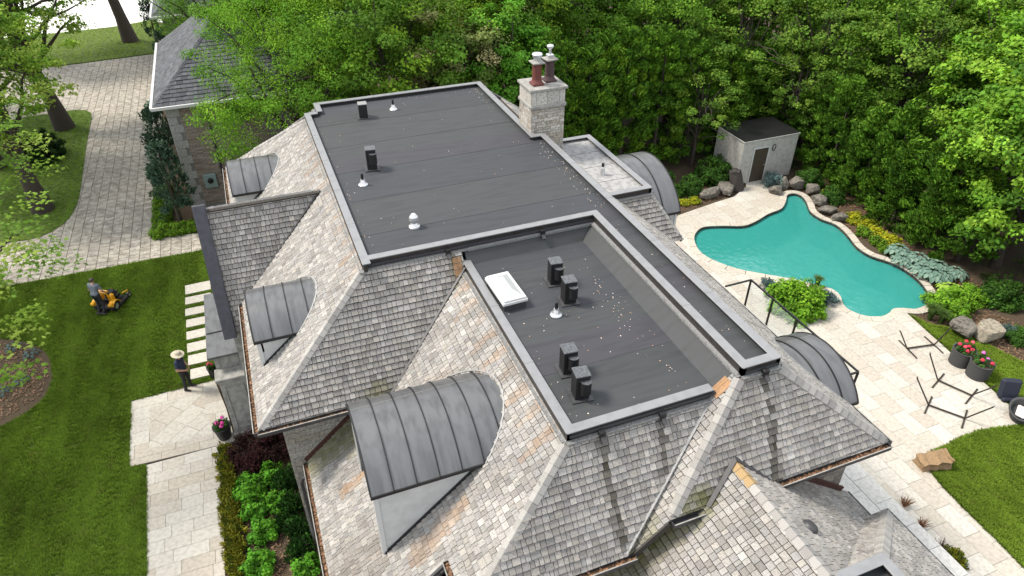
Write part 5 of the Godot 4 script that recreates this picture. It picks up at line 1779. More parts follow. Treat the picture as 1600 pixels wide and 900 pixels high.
	var hz := [7.2, 7.7, 7.5, 8.0, 8.1, 7.9, 8.0, 7.4, 7.0, 6.7, 6.3, 6.0]
	for k in 17: row.append([14.4 + 1.15 * k, -31.6 - 0.45 * (k % 2) - 0.06 * k, rng.randf_range(0.9, 1.12), (hz[k] if k < 12 else 6.2 - 0.1 * (k % 3)) / 7.8])
	put(ca, row)
	var cb := make_cedar("feathery cedar in the hedge between the pool bed and the leafy trees", "cedar hedge along the side", 5.6, 1.35, 302, [Color(0.065, 0.145, 0.016), Color(0.085, 0.18, 0.018), Color(0.05, 0.11, 0.014)])
	row = []
	for k in 10: row.append([30.0 - 0.1 * k + 0.4 * (k % 2), -29.4 + 1.28 * k, 1.0, 0.8 + 0.12 * (k % 3)])
	put(cb, row)
	# --- evergreens by the garage and on the island
	var pn := make_cedar("blue green pine standing in the bed at the garage corner", "", 4.6, 0.85, 311, [Color(0.05, 0.09, 0.06), Color(0.065, 0.11, 0.075), Color(0.035, 0.065, 0.04)], 70, 34)
	put(pn, [[g(288, 352).x - 0.1, g(288, 352).z, 1.0, 1.0], [-4.75, -38.6, 1.1, 1.1, "second blue green pine further back along the garage wall"], [-5.2, -58.3, 0.8, 0.8, "small dark pine at the far outbuilding corner"], [-6.2, -66.5, 0.8, 1.1, "slim dark evergreen at the street end of the drive"]])
	var dkb := make_bush("evergreen_bush", "dark rounded evergreen bush on the driveway island", "bush", 1.5, 1.9, 120, 60, 0.16, 0.5, [Color(0.014, 0.032, 0.01), Color(0.02, 0.045, 0.012)], 321, M.needle)
	put(dkb, pxs([[70, 250, 1.0]]))
	# --- low hedge at the garage
	var hg := make_bush("box_shrub", "clipped light green box shrub in the low hedge by the garage", "shrub", 0.55, 0.62, 70, 60, 0.075, 0.6, [Color(0.1, 0.2, 0.018), Color(0.13, 0.24, 0.02), Color(0.075, 0.15, 0.016)], 331, M.leaf, 0, 0.16)
	row = []
	for k in 6: row.append([-5.5 + 0.42 * k, -33.85, 1.0])
	for k in 8: row.append([-5.45, -34.3 - 0.62 * k, 1.0])
	put(hg, row, "", "low box hedge by the garage")
	# --- shrubs of the bed beside the front path
	var gb := make_bush("green_shrub", "bright green broad leaved shrub in the bed beside the path", "shrub", 0.62, 0.75, 46, 42, 0.13, 0.7, [Color(0.07, 0.21, 0.018), Color(0.095, 0.26, 0.022), Color(0.055, 0.16, 0.016)], 341, M.leaf, 0, 0.2)
	put(gb, pxs([[395, 768, 0.95], [425, 748, 0.8], [398, 800, 0.8], [412, 835, 0.75], [405, 885, 0.85], [480, 890, 0.7], [437, 790, 0.75]]), "", "bright shrubs beside the path")
	var gd := make_bush("dark_shrub", "deep green yew like shrub close to the house wall", "shrub", 0.6, 0.8, 50, 46, 0.11, 0.45, [Color(0.025, 0.07, 0.014), Color(0.035, 0.095, 0.018), Color(0.018, 0.05, 0.012)], 342, M.needle, 1, 0.2)
	put(gd, pxs([[450, 760, 0.9], [458, 795, 0.85], [466, 832, 0.75], [470, 865, 0.75], [442, 820, 0.6]]), "", "dark shrubs by the wall")
	var rd := make_bush("red_bush", "dark red weeping maple bush at the porch end of the bed", "bush", 1.0, 1.0, 120, 60, 0.1, 0.4, [Color(0.022, 0.01, 0.011), Color(0.032, 0.012, 0.013), Color(0.018, 0.011, 0.01)], 343, M.needle)
	put(rd, pxs([[402, 716, 1.0], [430, 704, 0.75, 0.7, "smaller dark red maple bush against the house corner"]]))
	var yw := make_bush("edging_yew", "low olive yew in the edging row along the path", "shrub", 0.34, 0.36, 40, 46, 0.09, 0.35, [Color(0.15, 0.16, 0.02), Color(0.19, 0.19, 0.022), Color(0.08, 0.11, 0.016)], 344, M.needle, 1, 0.13)
	row = []
	for k in 15: row.append([352.0 + 22.0 * k / 14.0, 708 + 200.0 * k / 14.0, 1.0, 1.0])
	put(yw, pxs(row), "", "edging row along the path")
	# --- pool side
	var ps := make_bush("green_shrub", "large rounded lime green shrub between pool and balcony", "shrub", 1.25, 1.2, 150, 60, 0.12, 0.75, [Color(0.12, 0.26, 0.018), Color(0.09, 0.2, 0.018), Color(0.15, 0.3, 0.024)], 351, M.leaf, 0, 0.26)
	put(ps, pxs([[1242, 480, 1.12, 1.1], [1482, 482, 0.85, 0.8, "rounded green shrub above the boulders"], [1512, 468, 0.6, 0.6, "lime green shrub beside the spruce standard"]]))
	var bs := make_bush("blue_spruce", "small blue green globe spruce beside the lime shrub by the pool", "spruce", 0.5, 0.5, 60, 46, 0.09, 0.3, [Color(0.1, 0.16, 0.16), Color(0.13, 0.2, 0.2), Color(0.07, 0.12, 0.12)], 352, M.needle, 1, 0.14)
	put(bs, pxs([[1292, 472, 1.0], [1199, 448, 0.8, 0.8, "small blue green spruce at the other side of the lime shrub"], [1206, 290, 1.3, 1.5, "dark blue green spruce in front of the shed"], [1573, 523, 0.8, 0.9, "blue green spruce in the mulch beyond the boulders"], [1345, 480, 0.0001, 0.0001]].slice(0, 4)))
	var sb := make_bush("garden_shrub", "leafy green shrub beside the shed above the flat rocks", "shrub", 1.15, 1.5, 120, 60, 0.14, 0.6, [Color(0.04, 0.1, 0.016), Color(0.055, 0.13, 0.02), Color(0.03, 0.075, 0.013)], 353, M.leaf, 0, 0.28)
	put(sb, pxs([[1112, 282, 1.0], [1078, 300, 0.65, 0.75, "green shrub between the barrel roof and the shed shrubs"], [1052, 306, 0.5, 0.5, "small green shrub right behind the barrel roof"], [1590, 530, 0.5, 0.4, "low green plant in the mulch behind the pale boulder"], [1133, 272, 0.9, 0.95, "leafy green shrub against the shed corner"], [1030, 290, 0.8, 0.8, "green shrub under the cedars behind the barrel roof"], [1262, 288, 0.7, 0.7, "green shrub right of the shed above the boulders"], [1300, 312, 0.6, 0.6, "green shrub at the foot of the side hedge"], [1560, 470, 0.8, 0.8, "green shrub behind the spruce in the mulch"]]))
	var yl := make_bush("golden_shrub", "golden yellow low shrub in the bed along the pool", "shrub", 0.6, 0.5, 56, 44, 0.1, 0.6, [Color(0.32, 0.31, 0.015), Color(0.26, 0.28, 0.02), Color(0.13, 0.2, 0.02)], 354, M.leaf, 0, 0.18)
	put(yl, pxs([[1337, 345, 0.9], [1352, 352, 0.9], [1366, 365, 0.9], [1386, 378, 1.0], [1397, 384, 0.8], [1291, 303, 0.55], [1068, 318, 0.6], [1086, 316, 0.6]]), "", "golden shrubs in the pool beds")
	var gr := make_bush("green_shrub", "low green shrub among the golden ones beside the pool", "shrub", 0.5, 0.42, 46, 44, 0.1, 0.5, mid, 355, M.leaf, 0, 0.18)
	put(gr, pxs([[1352, 366, 0.9], [1370, 380, 0.9], [1385, 393, 0.8]]), "", "green shrubs among the golden ones")
	var blue := Color(0.12, 0.2, 0.16)
	var hm := [hosta_leaf(blue, 1), hosta_leaf(Color(0.09, 0.165, 0.13), 2), hosta_leaf(Color(0.15, 0.235, 0.185), 3)]
	for s in [[1402, 398], [1418, 406], [1408, 412], [1432, 412], [1448, 420], [1438, 428], [1462, 425], [1470, 436], [1490, 432], [1455, 436]]:
		hosta(g(s[0], s[1]), rng.randf_range(0.55, 0.72), blue, "blue green hosta with big ribbed leaves in the pool bed", "blue green hostas in the pool bed", hm)
	var lm := [hosta_leaf(Color(0.2, 0.32, 0.03), 4), hosta_leaf(Color(0.16, 0.27, 0.025), 5)]
	for s in [[1482, 458], [1495, 462]]: hosta(g(s[0], s[1]), 0.6, blue, "lime green hosta below the blue green ones", "lime green hostas", lm)
	for s in [[50, 556], [34, 598], [4, 616], [22, 545]]: hosta(g(s[0], s[1]), 0.36, blue, "small blue green rosette plant in the oval lawn bed", "rosettes in the oval bed", [hosta_leaf(Color(0.045, 0.085, 0.08), 6)], 16)
	# tufts of ornamental grass
	for s in [[1452, 498, 0.75, "spiky green ornamental grass by the patio corner"], [1470, 504, 0.6, "shorter ornamental grass beside the grey boulder"], [1276, 446, 0.5, "dark ornamental grass behind the lime shrub at the pool"]]:
		var b := MB.new()
		var at := g(s[0], s[1])
		for k in 240:
			var a := rng.randf() * TAU
			var q := rng.randf_range(0.3, 1.0)
			var d := Vector3(cos(a), 0, sin(a))
			var w := Vector3(-d.z, 0, d.x) * 0.009
			var kk := rng.randf_range(0.7, 1.3)
			b.col = Color(0.055 * kk, 0.095 * kk, 0.025 * kk)
			var p0 := at + d * 0.1 * rng.randf()
			var p1: Vector3 = at + d * 0.3 * q * s[2] + Vector3.UP * s[2] * 0.8
			var p2: Vector3 = at + d * 0.75 * q * s[2] + Vector3.UP * s[2] * rng.randf_range(0.65, 1.0)
			b.quad(p0 - w, p1 - w, p1 + w, p0 + w); b.tri(p1 - w, p2, p1 + w)
		solo(b, "ornamental_grass", M.grass, at, s[3], "grass plant")
	# dry plants in the strip by the white wall
	for s in [[1412, 792, 0.45, Color(0.2, 0.1, 0.045), "dry reddish stalks in the strip by the white wall"], [1439, 824, 0.4, Color(0.22, 0.1, 0.05), "second tuft of dry red stalks along the white wall"], [1466, 862, 0.5, Color(0.09, 0.035, 0.03), "dark red leafless twigs at the end of the white wall"]]:
		var b := MB.new()
		var at := g(s[0], s[1])
		for k in 60:
			var d := (rdir() * 0.6 + Vector3.UP).normalized()
			var kk := rng.randf_range(0.7, 1.3)
			b.col = s[3] * kk
			b.tube([at, at + d * s[2] * rng.randf_range(0.5, 1.0)], [0.009, 0.004], 4, false)
			var p: Vector3 = at + d * s[2] * rng.randf_range(0.4, 0.9)
			var e := rdir() * 0.05
			b.tri(p, p + e, p + rdir() * 0.03)
		solo(b, "dry_plant", M.vcol, at, s[4], "plant")
	var he := make_bush("heather_shrub", "yellow green heather at the end of the white wall", "shrub", 0.42, 0.5, 50, 44, 0.09, 0.4, [Color(0.2, 0.2, 0.02), Color(0.14, 0.17, 0.02), Color(0.09, 0.12, 0.018)], 361, M.needle, 1, 0.14)
	put(he, pxs([[1483, 878, 1.0]]))
	# --- rocks
	var rk := [[1108, 306, 1.5, 0.55, 0.9, "flat grey boulder edging the bed left of the sack"], [1134, 299, 1.4, 0.6, 0.9, "grey boulder beside the leaning sack"], [1211, 302, 0.8, 0.55, 0.7, "grey boulder at the left of the pool inlet"], [1222, 293, 0.7, 0.7, 0.6, "tall dark boulder at the head of the pool inlet"], [1244, 293, 1.0, 0.7, 0.7, "broad grey boulder behind the pool inlet"], [1268, 302, 0.85, 0.65, 0.7, "rough grey boulder right of the pool inlet"], [1281, 318, 0.9, 0.6, 0.8, "striped grey boulder along the pool edge"], [1293, 332, 0.95, 0.45, 0.75, "flat pale boulder along the pool edge"], [1310, 343, 0.85, 0.42, 0.7, "last flat boulder before the golden shrubs"]]
	for i in rk.size():
		var s = rk[i]
		boulder("boulder", g(s[0], s[1]), Vector3(s[2], s[3], s[4]), i * 0.8, 400 + i, M.rock, s[5], "rocks round the pool inlet")
	boulder("boulder", g(1506, 524) + Vector3(0.1, 0, -0.2), Vector3(1.3, 0.75, 0.95), 0.4, 431, M.rock, "big dark grey boulder at the lawn strip")
	boulder("boulder", g(1541, 534) + Vector3(0.2, 0, -0.1), Vector3(1.3, 0.8, 1.0), 0.1, 432, M.rock_pale, "big pale cream boulder beside the dark one")

# weeds under the trees and bark chips on the beds
func build_ground_cover() -> void:
	rng.seed = 555
	var cl := []
	for k in 900:
		var p := Vector3(rng.randf_range(28.6, 46.0), 0.0, rng.randf_range(-44.0, -7.0)) if k % 3 > 0 else Vector3(rng.randf_range(-2.0, 30.0), 0.0, rng.randf_range(-46.0, -31.4))
		if p.x < 6.2 and p.z < -35.0: continue
		if p.x > 24.2 and p.x < 28.2 and p.z > -30.6: continue
		var s := rng.randf_range(0.3, 0.8)
		cl.append([p + Vector3.UP * 0.14, Vector3(s, 0.16, s), Vector3.UP])
	var o := MeshInstance3D.new()
	o.name = "ground_cover"
	o.mesh = leaves(cl, 40, 0.15, 0.6, [Color(0.05, 0.105, 0.018), Color(0.07, 0.14, 0.02), Color(0.04, 0.085, 0.016)])
	o.material_override = M.leaf
	add_child(o)
	tag(o, "low green weeds and ivy under the trees round the garden", "ground cover", "", "stuff")
	var beds := [gp([346, 700, 440, 690, 500, 900, 510, 960, 355, 960]), gp([1440, 485, 1500, 470, 1640, 520, 1640, 590, 1540, 536, 1486, 512, 1452, 507, 1424, 492]), gp([1000, 300, 1110, 270, 1165, 262, 1160, 290, 1120, 312, 1060, 332, 1020, 340]), gp([1200, 280, 1300, 275, 1440, 400, 1600, 470, 1500, 460, 1420, 415, 1340, 368, 1300, 345, 1262, 300]), gp([0, 535, 60, 548, 80, 580, 60, 625, 0, 660])]
	var b := MB.new()
	b.box(Vector3.ZERO, Vector3(0.07, 0.012, 0.02), Basis(), 0.0)
	var mesh := b.mesh(Vector3.ZERO)
	mesh.surface_set_material(0, M.vcol)
	var tr := []
	for q in beds:
		var mn := Vector2(1e9, 1e9)
		var mx := -mn
		for p in q:
			mn = mn.min(p); mx = mx.max(p)
		var n := int((mx.x - mn.x) * (mx.y - mn.y) * 130)
		for k in n:
			var p := Vector2(rng.randf_range(mn.x, mx.x), rng.randf_range(mn.y, mx.y))
			if Geometry2D.is_point_in_polygon(p, q) and not Geometry2D.is_point_in_polygon(p, pool): tr.append(Transform3D(Basis(Vector3.UP, rng.randf() * TAU) * Basis(Vector3(0, 0, 1), rng.randf_range(-0.4, 0.4)) * Basis().scaled(Vector3.ONE * rng.randf_range(0.6, 1.6)), Vector3(p.x, (-0.03 if q != beds[4] else 0.045) + rng.randf() * 0.03, p.y)))
	var mm := MultiMesh.new()
	mm.transform_format = MultiMesh.TRANSFORM_3D
	mm.use_colors = true
	mm.mesh = mesh
	mm.instance_count = tr.size()
	for i in tr.size():
		mm.set_instance_transform(i, tr[i])
		var k := rng.randf_range(0.5, 1.6)
		mm.set_instance_color(i, Color(0.17 * k, 0.1 * k, 0.06 * k))
	var mi := MultiMeshInstance3D.new()
	mi.name = "bark_mulch"
	mi.multimesh = mm
	add_child(mi)
	tag(mi, "brown bark chips spread over the planted beds", "bark mulch", "", "stuff")

# ---------------------------------------------------------------- people and loose objects
# bones: [a, b, radius a, radius b, colour]; meshed as surface nets of their smooth union
func flesh(b: MB, bones: Array, cell: float, blend := 0.03) -> void:
	var mn := Vector3.ONE * 1e9
	var mx := -mn
	for q in bones:
		var r: float = maxf(q[2], q[3]) + blend + cell * 2
		for e in 2:
			mn = mn.min(q[e] - Vector3.ONE * r); mx = mx.max(q[e] + Vector3.ONE * r)
	var nx := int((mx.x - mn.x) / cell) + 2
	var ny := int((mx.y - mn.y) / cell) + 2
	var nz := int((mx.z - mn.z) / cell) + 2
	var f := PackedFloat32Array()
	f.resize(nx * ny * nz)
	f.fill(1.0)
	var near := PackedFloat32Array(f)
	var who := PackedByteArray()
	who.resize(nx * ny * nz)
	for bi in bones.size():
		var q = bones[bi]
		var A: Vector3 = q[0]
		var B: Vector3 = q[1]
		var r: float = maxf(q[2], q[3]) + blend + cell * 2
		var lo := ((A.min(B) - Vector3.ONE * r - mn) / cell).floor()
		var hi := ((A.max(B) + Vector3.ONE * r - mn) / cell).ceil()
		var ab := B - A
		var l2 := maxf(ab.length_squared(), 1e-9)
		for x in range(maxi(int(lo.x), 0), mini(int(hi.x) + 1, nx)):
			for y in range(maxi(int(lo.y), 0), mini(int(hi.y) + 1, ny)):
				for z in range(maxi(int(lo.z), 0), mini(int(hi.z) + 1, nz)):
					var p := mn + Vector3(x, y, z) * cell
					var t := clampf((p - A).dot(ab) / l2, 0.0, 1.0)
					var d := p.distance_to(A + ab * t) - lerpf(q[2], q[3], t)
					var i := (x * ny + y) * nz + z
					var o := f[i]
					var h := maxf(blend - absf(o - d), 0.0) / blend
					f[i] = minf(o, d) - h * h * blend * 0.25
					if d < near[i]:
						near[i] = d
						who[i] = bi
	var vid := {}
	var vp := []
	var vc := []
	for x in nx - 1:
		for y in ny - 1:
			for z in nz - 1:
				var neg := 0
				var sum := Vector3.ZERO
				var cnt := 0
				var i0 := (x * ny + y) * nz + z
				if f[i0] > cell * 3: continue
				var vals := []
				for k in 8: vals.append(f[((x + (k & 1)) * ny + y + ((k >> 1) & 1)) * nz + z + (k >> 2)])
				for k in 8: if vals[k] < 0: neg += 1
				if neg == 0 or neg == 8: continue
				for e in [[0, 1], [2, 3], [4, 5], [6, 7], [0, 2], [1, 3], [4, 6], [5, 7], [0, 4], [1, 5], [2, 6], [3, 7]]:
					var a: float = vals[e[0]]
					var c: float = vals[e[1]]
					if (a < 0) != (c < 0):
						var t := a / (a - c)
						var pa := Vector3(e[0] & 1, (e[0] >> 1) & 1, e[0] >> 2)
						var pc := Vector3(e[1] & 1, (e[1] >> 1) & 1, e[1] >> 2)
						sum += pa.lerp(pc, t)
						cnt += 1
				vid[i0] = vp.size()
				vp.append(mn + (Vector3(x, y, z) + sum / cnt) * cell)
				vc.append(bones[who[i0]][4])
	var nrm := []
	nrm.resize(vp.size())
	nrm.fill(Vector3.ZERO)
	var quads := []
	for x in range(1, nx - 1):
		for y in range(1, ny - 1):
			for z in range(1, nz - 1):
				var i := (x * ny + y) * nz + z
				var s := f[i] < 0
				for ax in 3:
					var st: int = [ny * nz, nz, 1][ax]
					if (f[i + st] < 0) == s: continue
					var u: int = [nz, 1, ny * nz][ax]
					var w: int = [1, ny * nz, nz][ax]
					var ids := [i, i - u, i - u - w, i - w]
					if not (vid.has(ids[0]) and vid.has(ids[1]) and vid.has(ids[2]) and vid.has(ids[3])): continue
					var o := Vector3.ZERO
					o[ax] = 1.0 if s else -1.0
					var Q := [vid[ids[0]], vid[ids[1]], vid[ids[2]], vid[ids[3]]]
					if (vp[Q[2]] - vp[Q[0]]).cross(vp[Q[1]] - vp[Q[0]]).dot(o) < 0: Q.reverse()
					var n: Vector3 = (vp[Q[2]] - vp[Q[0]]).cross(vp[Q[1]] - vp[Q[3]]).normalized()
					if n.dot(o) < 0: n = -n
					for e in Q: nrm[e] += n
					quads.append(Q)
	for Q in quads:
		for tr in [[0, 1, 2], [0, 2, 3]]:
			for e in tr:
				b.v.append(vp[Q[e]]); b.n.append(nrm[Q[e]].normalized()); b.c.append(vc[Q[e]]); b.t.append(Vector2.ZERO)

const SKIN := Color(0.42, 0.25, 0.17)
# a hand: wrist w, direction d of the fingers, back-of-hand normal n, thumb side s
func hand(w: Vector3, d: Vector3, n: Vector3, s: Vector3, curl: float) -> Array:
	var r := [[w, w + d * 0.04, 0.026, 0.028, SKIN]]
	var palm := w + d * 0.085
	for k in 4:
		var off := s * (0.033 - 0.022 * k)
		r.append([w + d * 0.02 + off * 0.6, palm + off, 0.015, 0.0125, SKIN])
		var l: float = [0.068, 0.078, 0.072, 0.056][k]
		var m := palm + off + (d * cos(curl) - n * sin(curl)) * l * 0.5
		r.append([palm + off, m, 0.0105, 0.0095, SKIN])
		r.append([m, m + (d * cos(curl * 2.1) - n * sin(curl * 2.1)) * l * 0.55, 0.0095, 0.008, SKIN])
	var tb := w + d * 0.03 + s * 0.025
	var t1 := tb + (d * 0.55 + s * 0.8 - n * 0.2).normalized() * 0.04
	r.append([tb, t1, 0.014, 0.0115, SKIN])
	r.append([t1, t1 + (d * 0.9 + s * 0.25 - n * 0.4).normalized() * 0.034, 0.0115, 0.009, SKIN])
	return r

# the head looks along fw
func head(c: Vector3, fw: Vector3, hair: Color) -> Array:
	var rt := fw.cross(Vector3.UP).normalized()
	var up := rt.cross(fw).normalized()
	var r := [[c + up * 0.03 - fw * 0.02, c + up * 0.02 - fw * 0.035, 0.092, 0.09, hair], [c + fw * 0.015 - up * 0.0, c + fw * 0.012 - up * 0.02, 0.078, 0.075, SKIN], [c + fw * 0.045 - up * 0.085, c - up * 0.05, 0.042, 0.06, SKIN],
		[c + fw * 0.085 + up * 0.0, c + fw * 0.108 - up * 0.028, 0.009, 0.014, SKIN * 1.05], [c + fw * 0.083 - up * 0.062 + rt * 0.018, c + fw * 0.083 - up * 0.062 - rt * 0.018, 0.008, 0.008, Color(0.3, 0.12, 0.1)]]
	for s in [-1.0, 1.0]:
		r.append([c + rt * s * 0.082 + up * 0.01 - fw * 0.01, c + rt * s * 0.084 - up * 0.03 - fw * 0.005, 0.014, 0.011, SKIN])
		r.append([c + fw * 0.083 + rt * s * 0.03 + up * 0.012, c + fw * 0.083 + rt * s * 0.036 + up * 0.012, 0.009, 0.008, Color(0.04, 0.03, 0.025)])
	return r

func build_person(label: String, at: Vector3, turn: float, J: Dictionary, shirt: Color, pants: Color, hair: Color, sleeve: float) -> Node3D:
	var t := thing("person", Vector3.ZERO, label, "person")
	var b := MB.new()
	var shoe := Color(0.02, 0.018, 0.018)
	var B := []
	for s in [0, 1]:
		var hip: Vector3 = J.hip[s]
		var kn: Vector3 = J.knee[s]
		var an: Vector3 = J.ankle[s]
		B.append([hip, kn, 0.095, 0.066, pants]); B.append([kn, an + Vector3(0, 0.03, 0), 0.066, 0.052, pants])
		B.append([an + Vector3(-0.03, -0.03, 0), an + Vector3(0.16, -0.045, (s * 2 - 1) * 0.025), 0.048, 0.036, shoe])
	B.append([(J.hip[0] as Vector3) + Vector3(0, 0.04, 0), (J.hip[1] as Vector3) + Vector3(0, 0.04, 0), 0.105, 0.105, pants])
	var pel: Vector3 = (J.hip[0] + J.hip[1]) * 0.5
	var ch: Vector3 = J.chest
	var wst := pel.lerp(ch, 0.35)
	for z in [-0.055, 0.055]:
		B.append([pel + Vector3(0, 0.1, z), wst + Vector3(0, 0, z), 0.112, 0.108, shirt])
		B.append([wst + Vector3(0, 0, z), ch + Vector3(0, 0.0, z * 1.4), 0.108, 0.118, shirt])
	B.append([J.shoulder[0], J.shoulder[1], 0.07, 0.07, shirt])
	B.append([ch + Vector3(0, 0.08, 0), J.head - Vector3(0, 0.06, 0), 0.06, 0.055, SKIN])
	for s in [0, 1]:
		var mid: Vector3 = (J.shoulder[s] as Vector3).lerp(J.elbow[s], sleeve)
		B.append([J.shoulder[s], mid, 0.062, 0.056, shirt])
		if sleeve < 1.0: B.append([mid, J.elbow[s], 0.045, 0.04, SKIN])
		B.append([J.elbow[s], J.wrist[s], 0.043 if sleeve < 1.0 else 0.05, 0.03 if sleeve < 1.0 else 0.036, SKIN if sleeve <= 1.0 else shirt])
	flesh(b, B, 0.02, 0.045)
	flesh(b, head(J.head, J.look, hair), 0.0085, 0.02)
	for s in [0, 1]:
		var d: Vector3 = J.hand[s]
		var n: Vector3 = J.back[s]
		flesh(b, hand(J.wrist[s], d, n, n.cross(d) * (1.0 if s == 0 else -1.0), J.curl), 0.0045, 0.008)
	part(b, "body", M.vcol, t)
	t.position = at
	t.rotation.y = turn
	return t

func flower_pot(at: Vector3, r0: float, r1: float, h: float, m: Material, cols: Array, label: String, group: String) -> void:
	var t := thing("planter", at, label, "planter", group)
	var b := MB.new()
	b.lathe(at, [Vector2(0.0, 0.01), Vector2(r0, 0.01), Vector2(r1, h - 0.03), Vector2(r1 + 0.015, h - 0.025), Vector2(r1 + 0.015, h), Vector2(r1 - 0.04, h), Vector2(r1 - 0.045, h - 0.08)], 28)
	part(b, "pot", m, t)
	b = MB.new()
	b.lathe(at, [Vector2(r1 - 0.03, h - 0.07), Vector2(0.0, h - 0.05)], 20)
	part(b, "soil", M.soil, t)
	var cl := []
	for k in 26:
		var a := rng.randf() * TAU
		var q := sqrt(rng.randf()) * (r1 - 0.08)
		cl.append([Vector3(cos(a) * q, h + rng.randf_range(-0.02, 0.16), sin(a) * q), Vector3.ONE * 0.09, Vector3(cos(a) * 0.4, 0.9, sin(a) * 0.4)])
	var o := MeshInstance3D.new()
	o.name = "leaves"
	o.mesh = leaves(cl, 22, 0.07, 0.7, [Color(0.03, 0.075, 0.018), Color(0.045, 0.1, 0.022)])
	o.material_override = M.leaf
	t.add_child(o)
	for k in cols.size():
		var fb := MB.new()
		var a := k * 2.4 + 0.5
		var q := (r1 - 0.1) * sqrt((k + 0.5) / cols.size())
		var c := at + Vector3(cos(a) * q, h + 0.15 + 0.05 * (k % 3), sin(a) * q)
		for e in 34:
			var d := rdir()
			d.y = absf(d.y)
			var kk := rng.randf_range(0.75, 1.2)
			fb.col = Color(cols[k].r * kk, cols[k].g * kk, cols[k].b * kk)
			var x := d.cross(rdir()).normalized() * 0.034
			var y := d.cross(x).normalized() * 0.034
			var p := c + d * 0.065
			fb.quad_o(p - x, p - y, p + x, p + y, d)
		part(fb, "flower_head", M.vcol, t)

func hammock_stand(beam: Array, cross: Array, tips: Array, label: String, m: Material) -> void:
	var a := g(beam[0], beam[1], 0.08)
	var e := g(beam[2], beam[3], 0.08)
	var t := thing("hammock_stand", Vector3((a.x + e.x) * 0.5, 0, (a.z + e.z) * 0.5), label, "hammock stand", "empty hammock stands on the patio")
	var b := MB.new()
	b.bar(a, e, 0.05, 0.05, Vector3.UP, 0.008)
	part(b, "base_beam", m, t)
	for k in 2:
		var c0 := g(cross[k * 4], cross[k * 4 + 1], 0.05)
		var c1 := g(cross[k * 4 + 2], cross[k * 4 + 3], 0.05)
		b = MB.new()
		b.bar(c0, c1, 0.05, 0.04, Vector3.UP, 0.008)
		for q in [c0, c1]: b.box(Vector3(q.x, 0.038, q.z), Vector3(0.06, 0.036, 0.06), Basis(), 0.008)
		part(b, "foot_bar", m, t)
		var s := a if k == 0 else e
		var tip := g(tips[k * 2], tips[k * 2 + 1], 1.15)
		b = MB.new()
		var knee := s.lerp(tip, 0.08) + Vector3.DOWN * 0.03
		b.tube([s, knee, tip], [0.027, 0.027, 0.025], 8)
		var ao := part(b, "arm", m, t)
		b = MB.new()
		var d := (tip - s).normalized()
		var sd := d.cross(Vector3.UP).normalized()
		b.tube([tip - d * 0.12 + sd * 0.02, tip - d * 0.1 + sd * 0.07 + Vector3.UP * 0.02, tip - d * 0.03 + sd * 0.08 + Vector3.UP * 0.03], [0.01, 0.01, 0.01], 5)
		b.tube([tip, tip + d * 0.05 + Vector3.UP * 0.03], [0.012, 0.01], 5)
		part(b, "hook", m, ao)

func wheel(parent: Node, at: Vector3, r: float, w: float) -> void:
	var b := MB.new()
	var bs := Basis(Vector3.RIGHT, PI / 2)
	b.lathe(at, [Vector2(r * 0.55, -w / 2), Vector2(r * 0.9, -w / 2), Vector2(r, -w * 0.3), Vector2(r, w * 0.3), Vector2(r * 0.9, w / 2), Vector2(r * 0.55, w / 2)], 22, bs)
	for k in 18:
		var a := TAU * k / 18.0
		b.box(at + Vector3(cos(a) * r, sin(a) * r, 0), Vector3(0.02, 0.03, w * 0.8), Basis(Vector3(0, 0, 1), a))
	var o := part(b, "wheel", M.pot_black, parent)
	b = MB.new()
	b.lathe(at, [Vector2(0.0, -w * 0.35), Vector2(r * 0.56, -w * 0.4), Vector2(r * 0.56, w * 0.4), Vector2(0.0, w * 0.35)], 16, bs)
	part(b, "rim", M.silver, o)

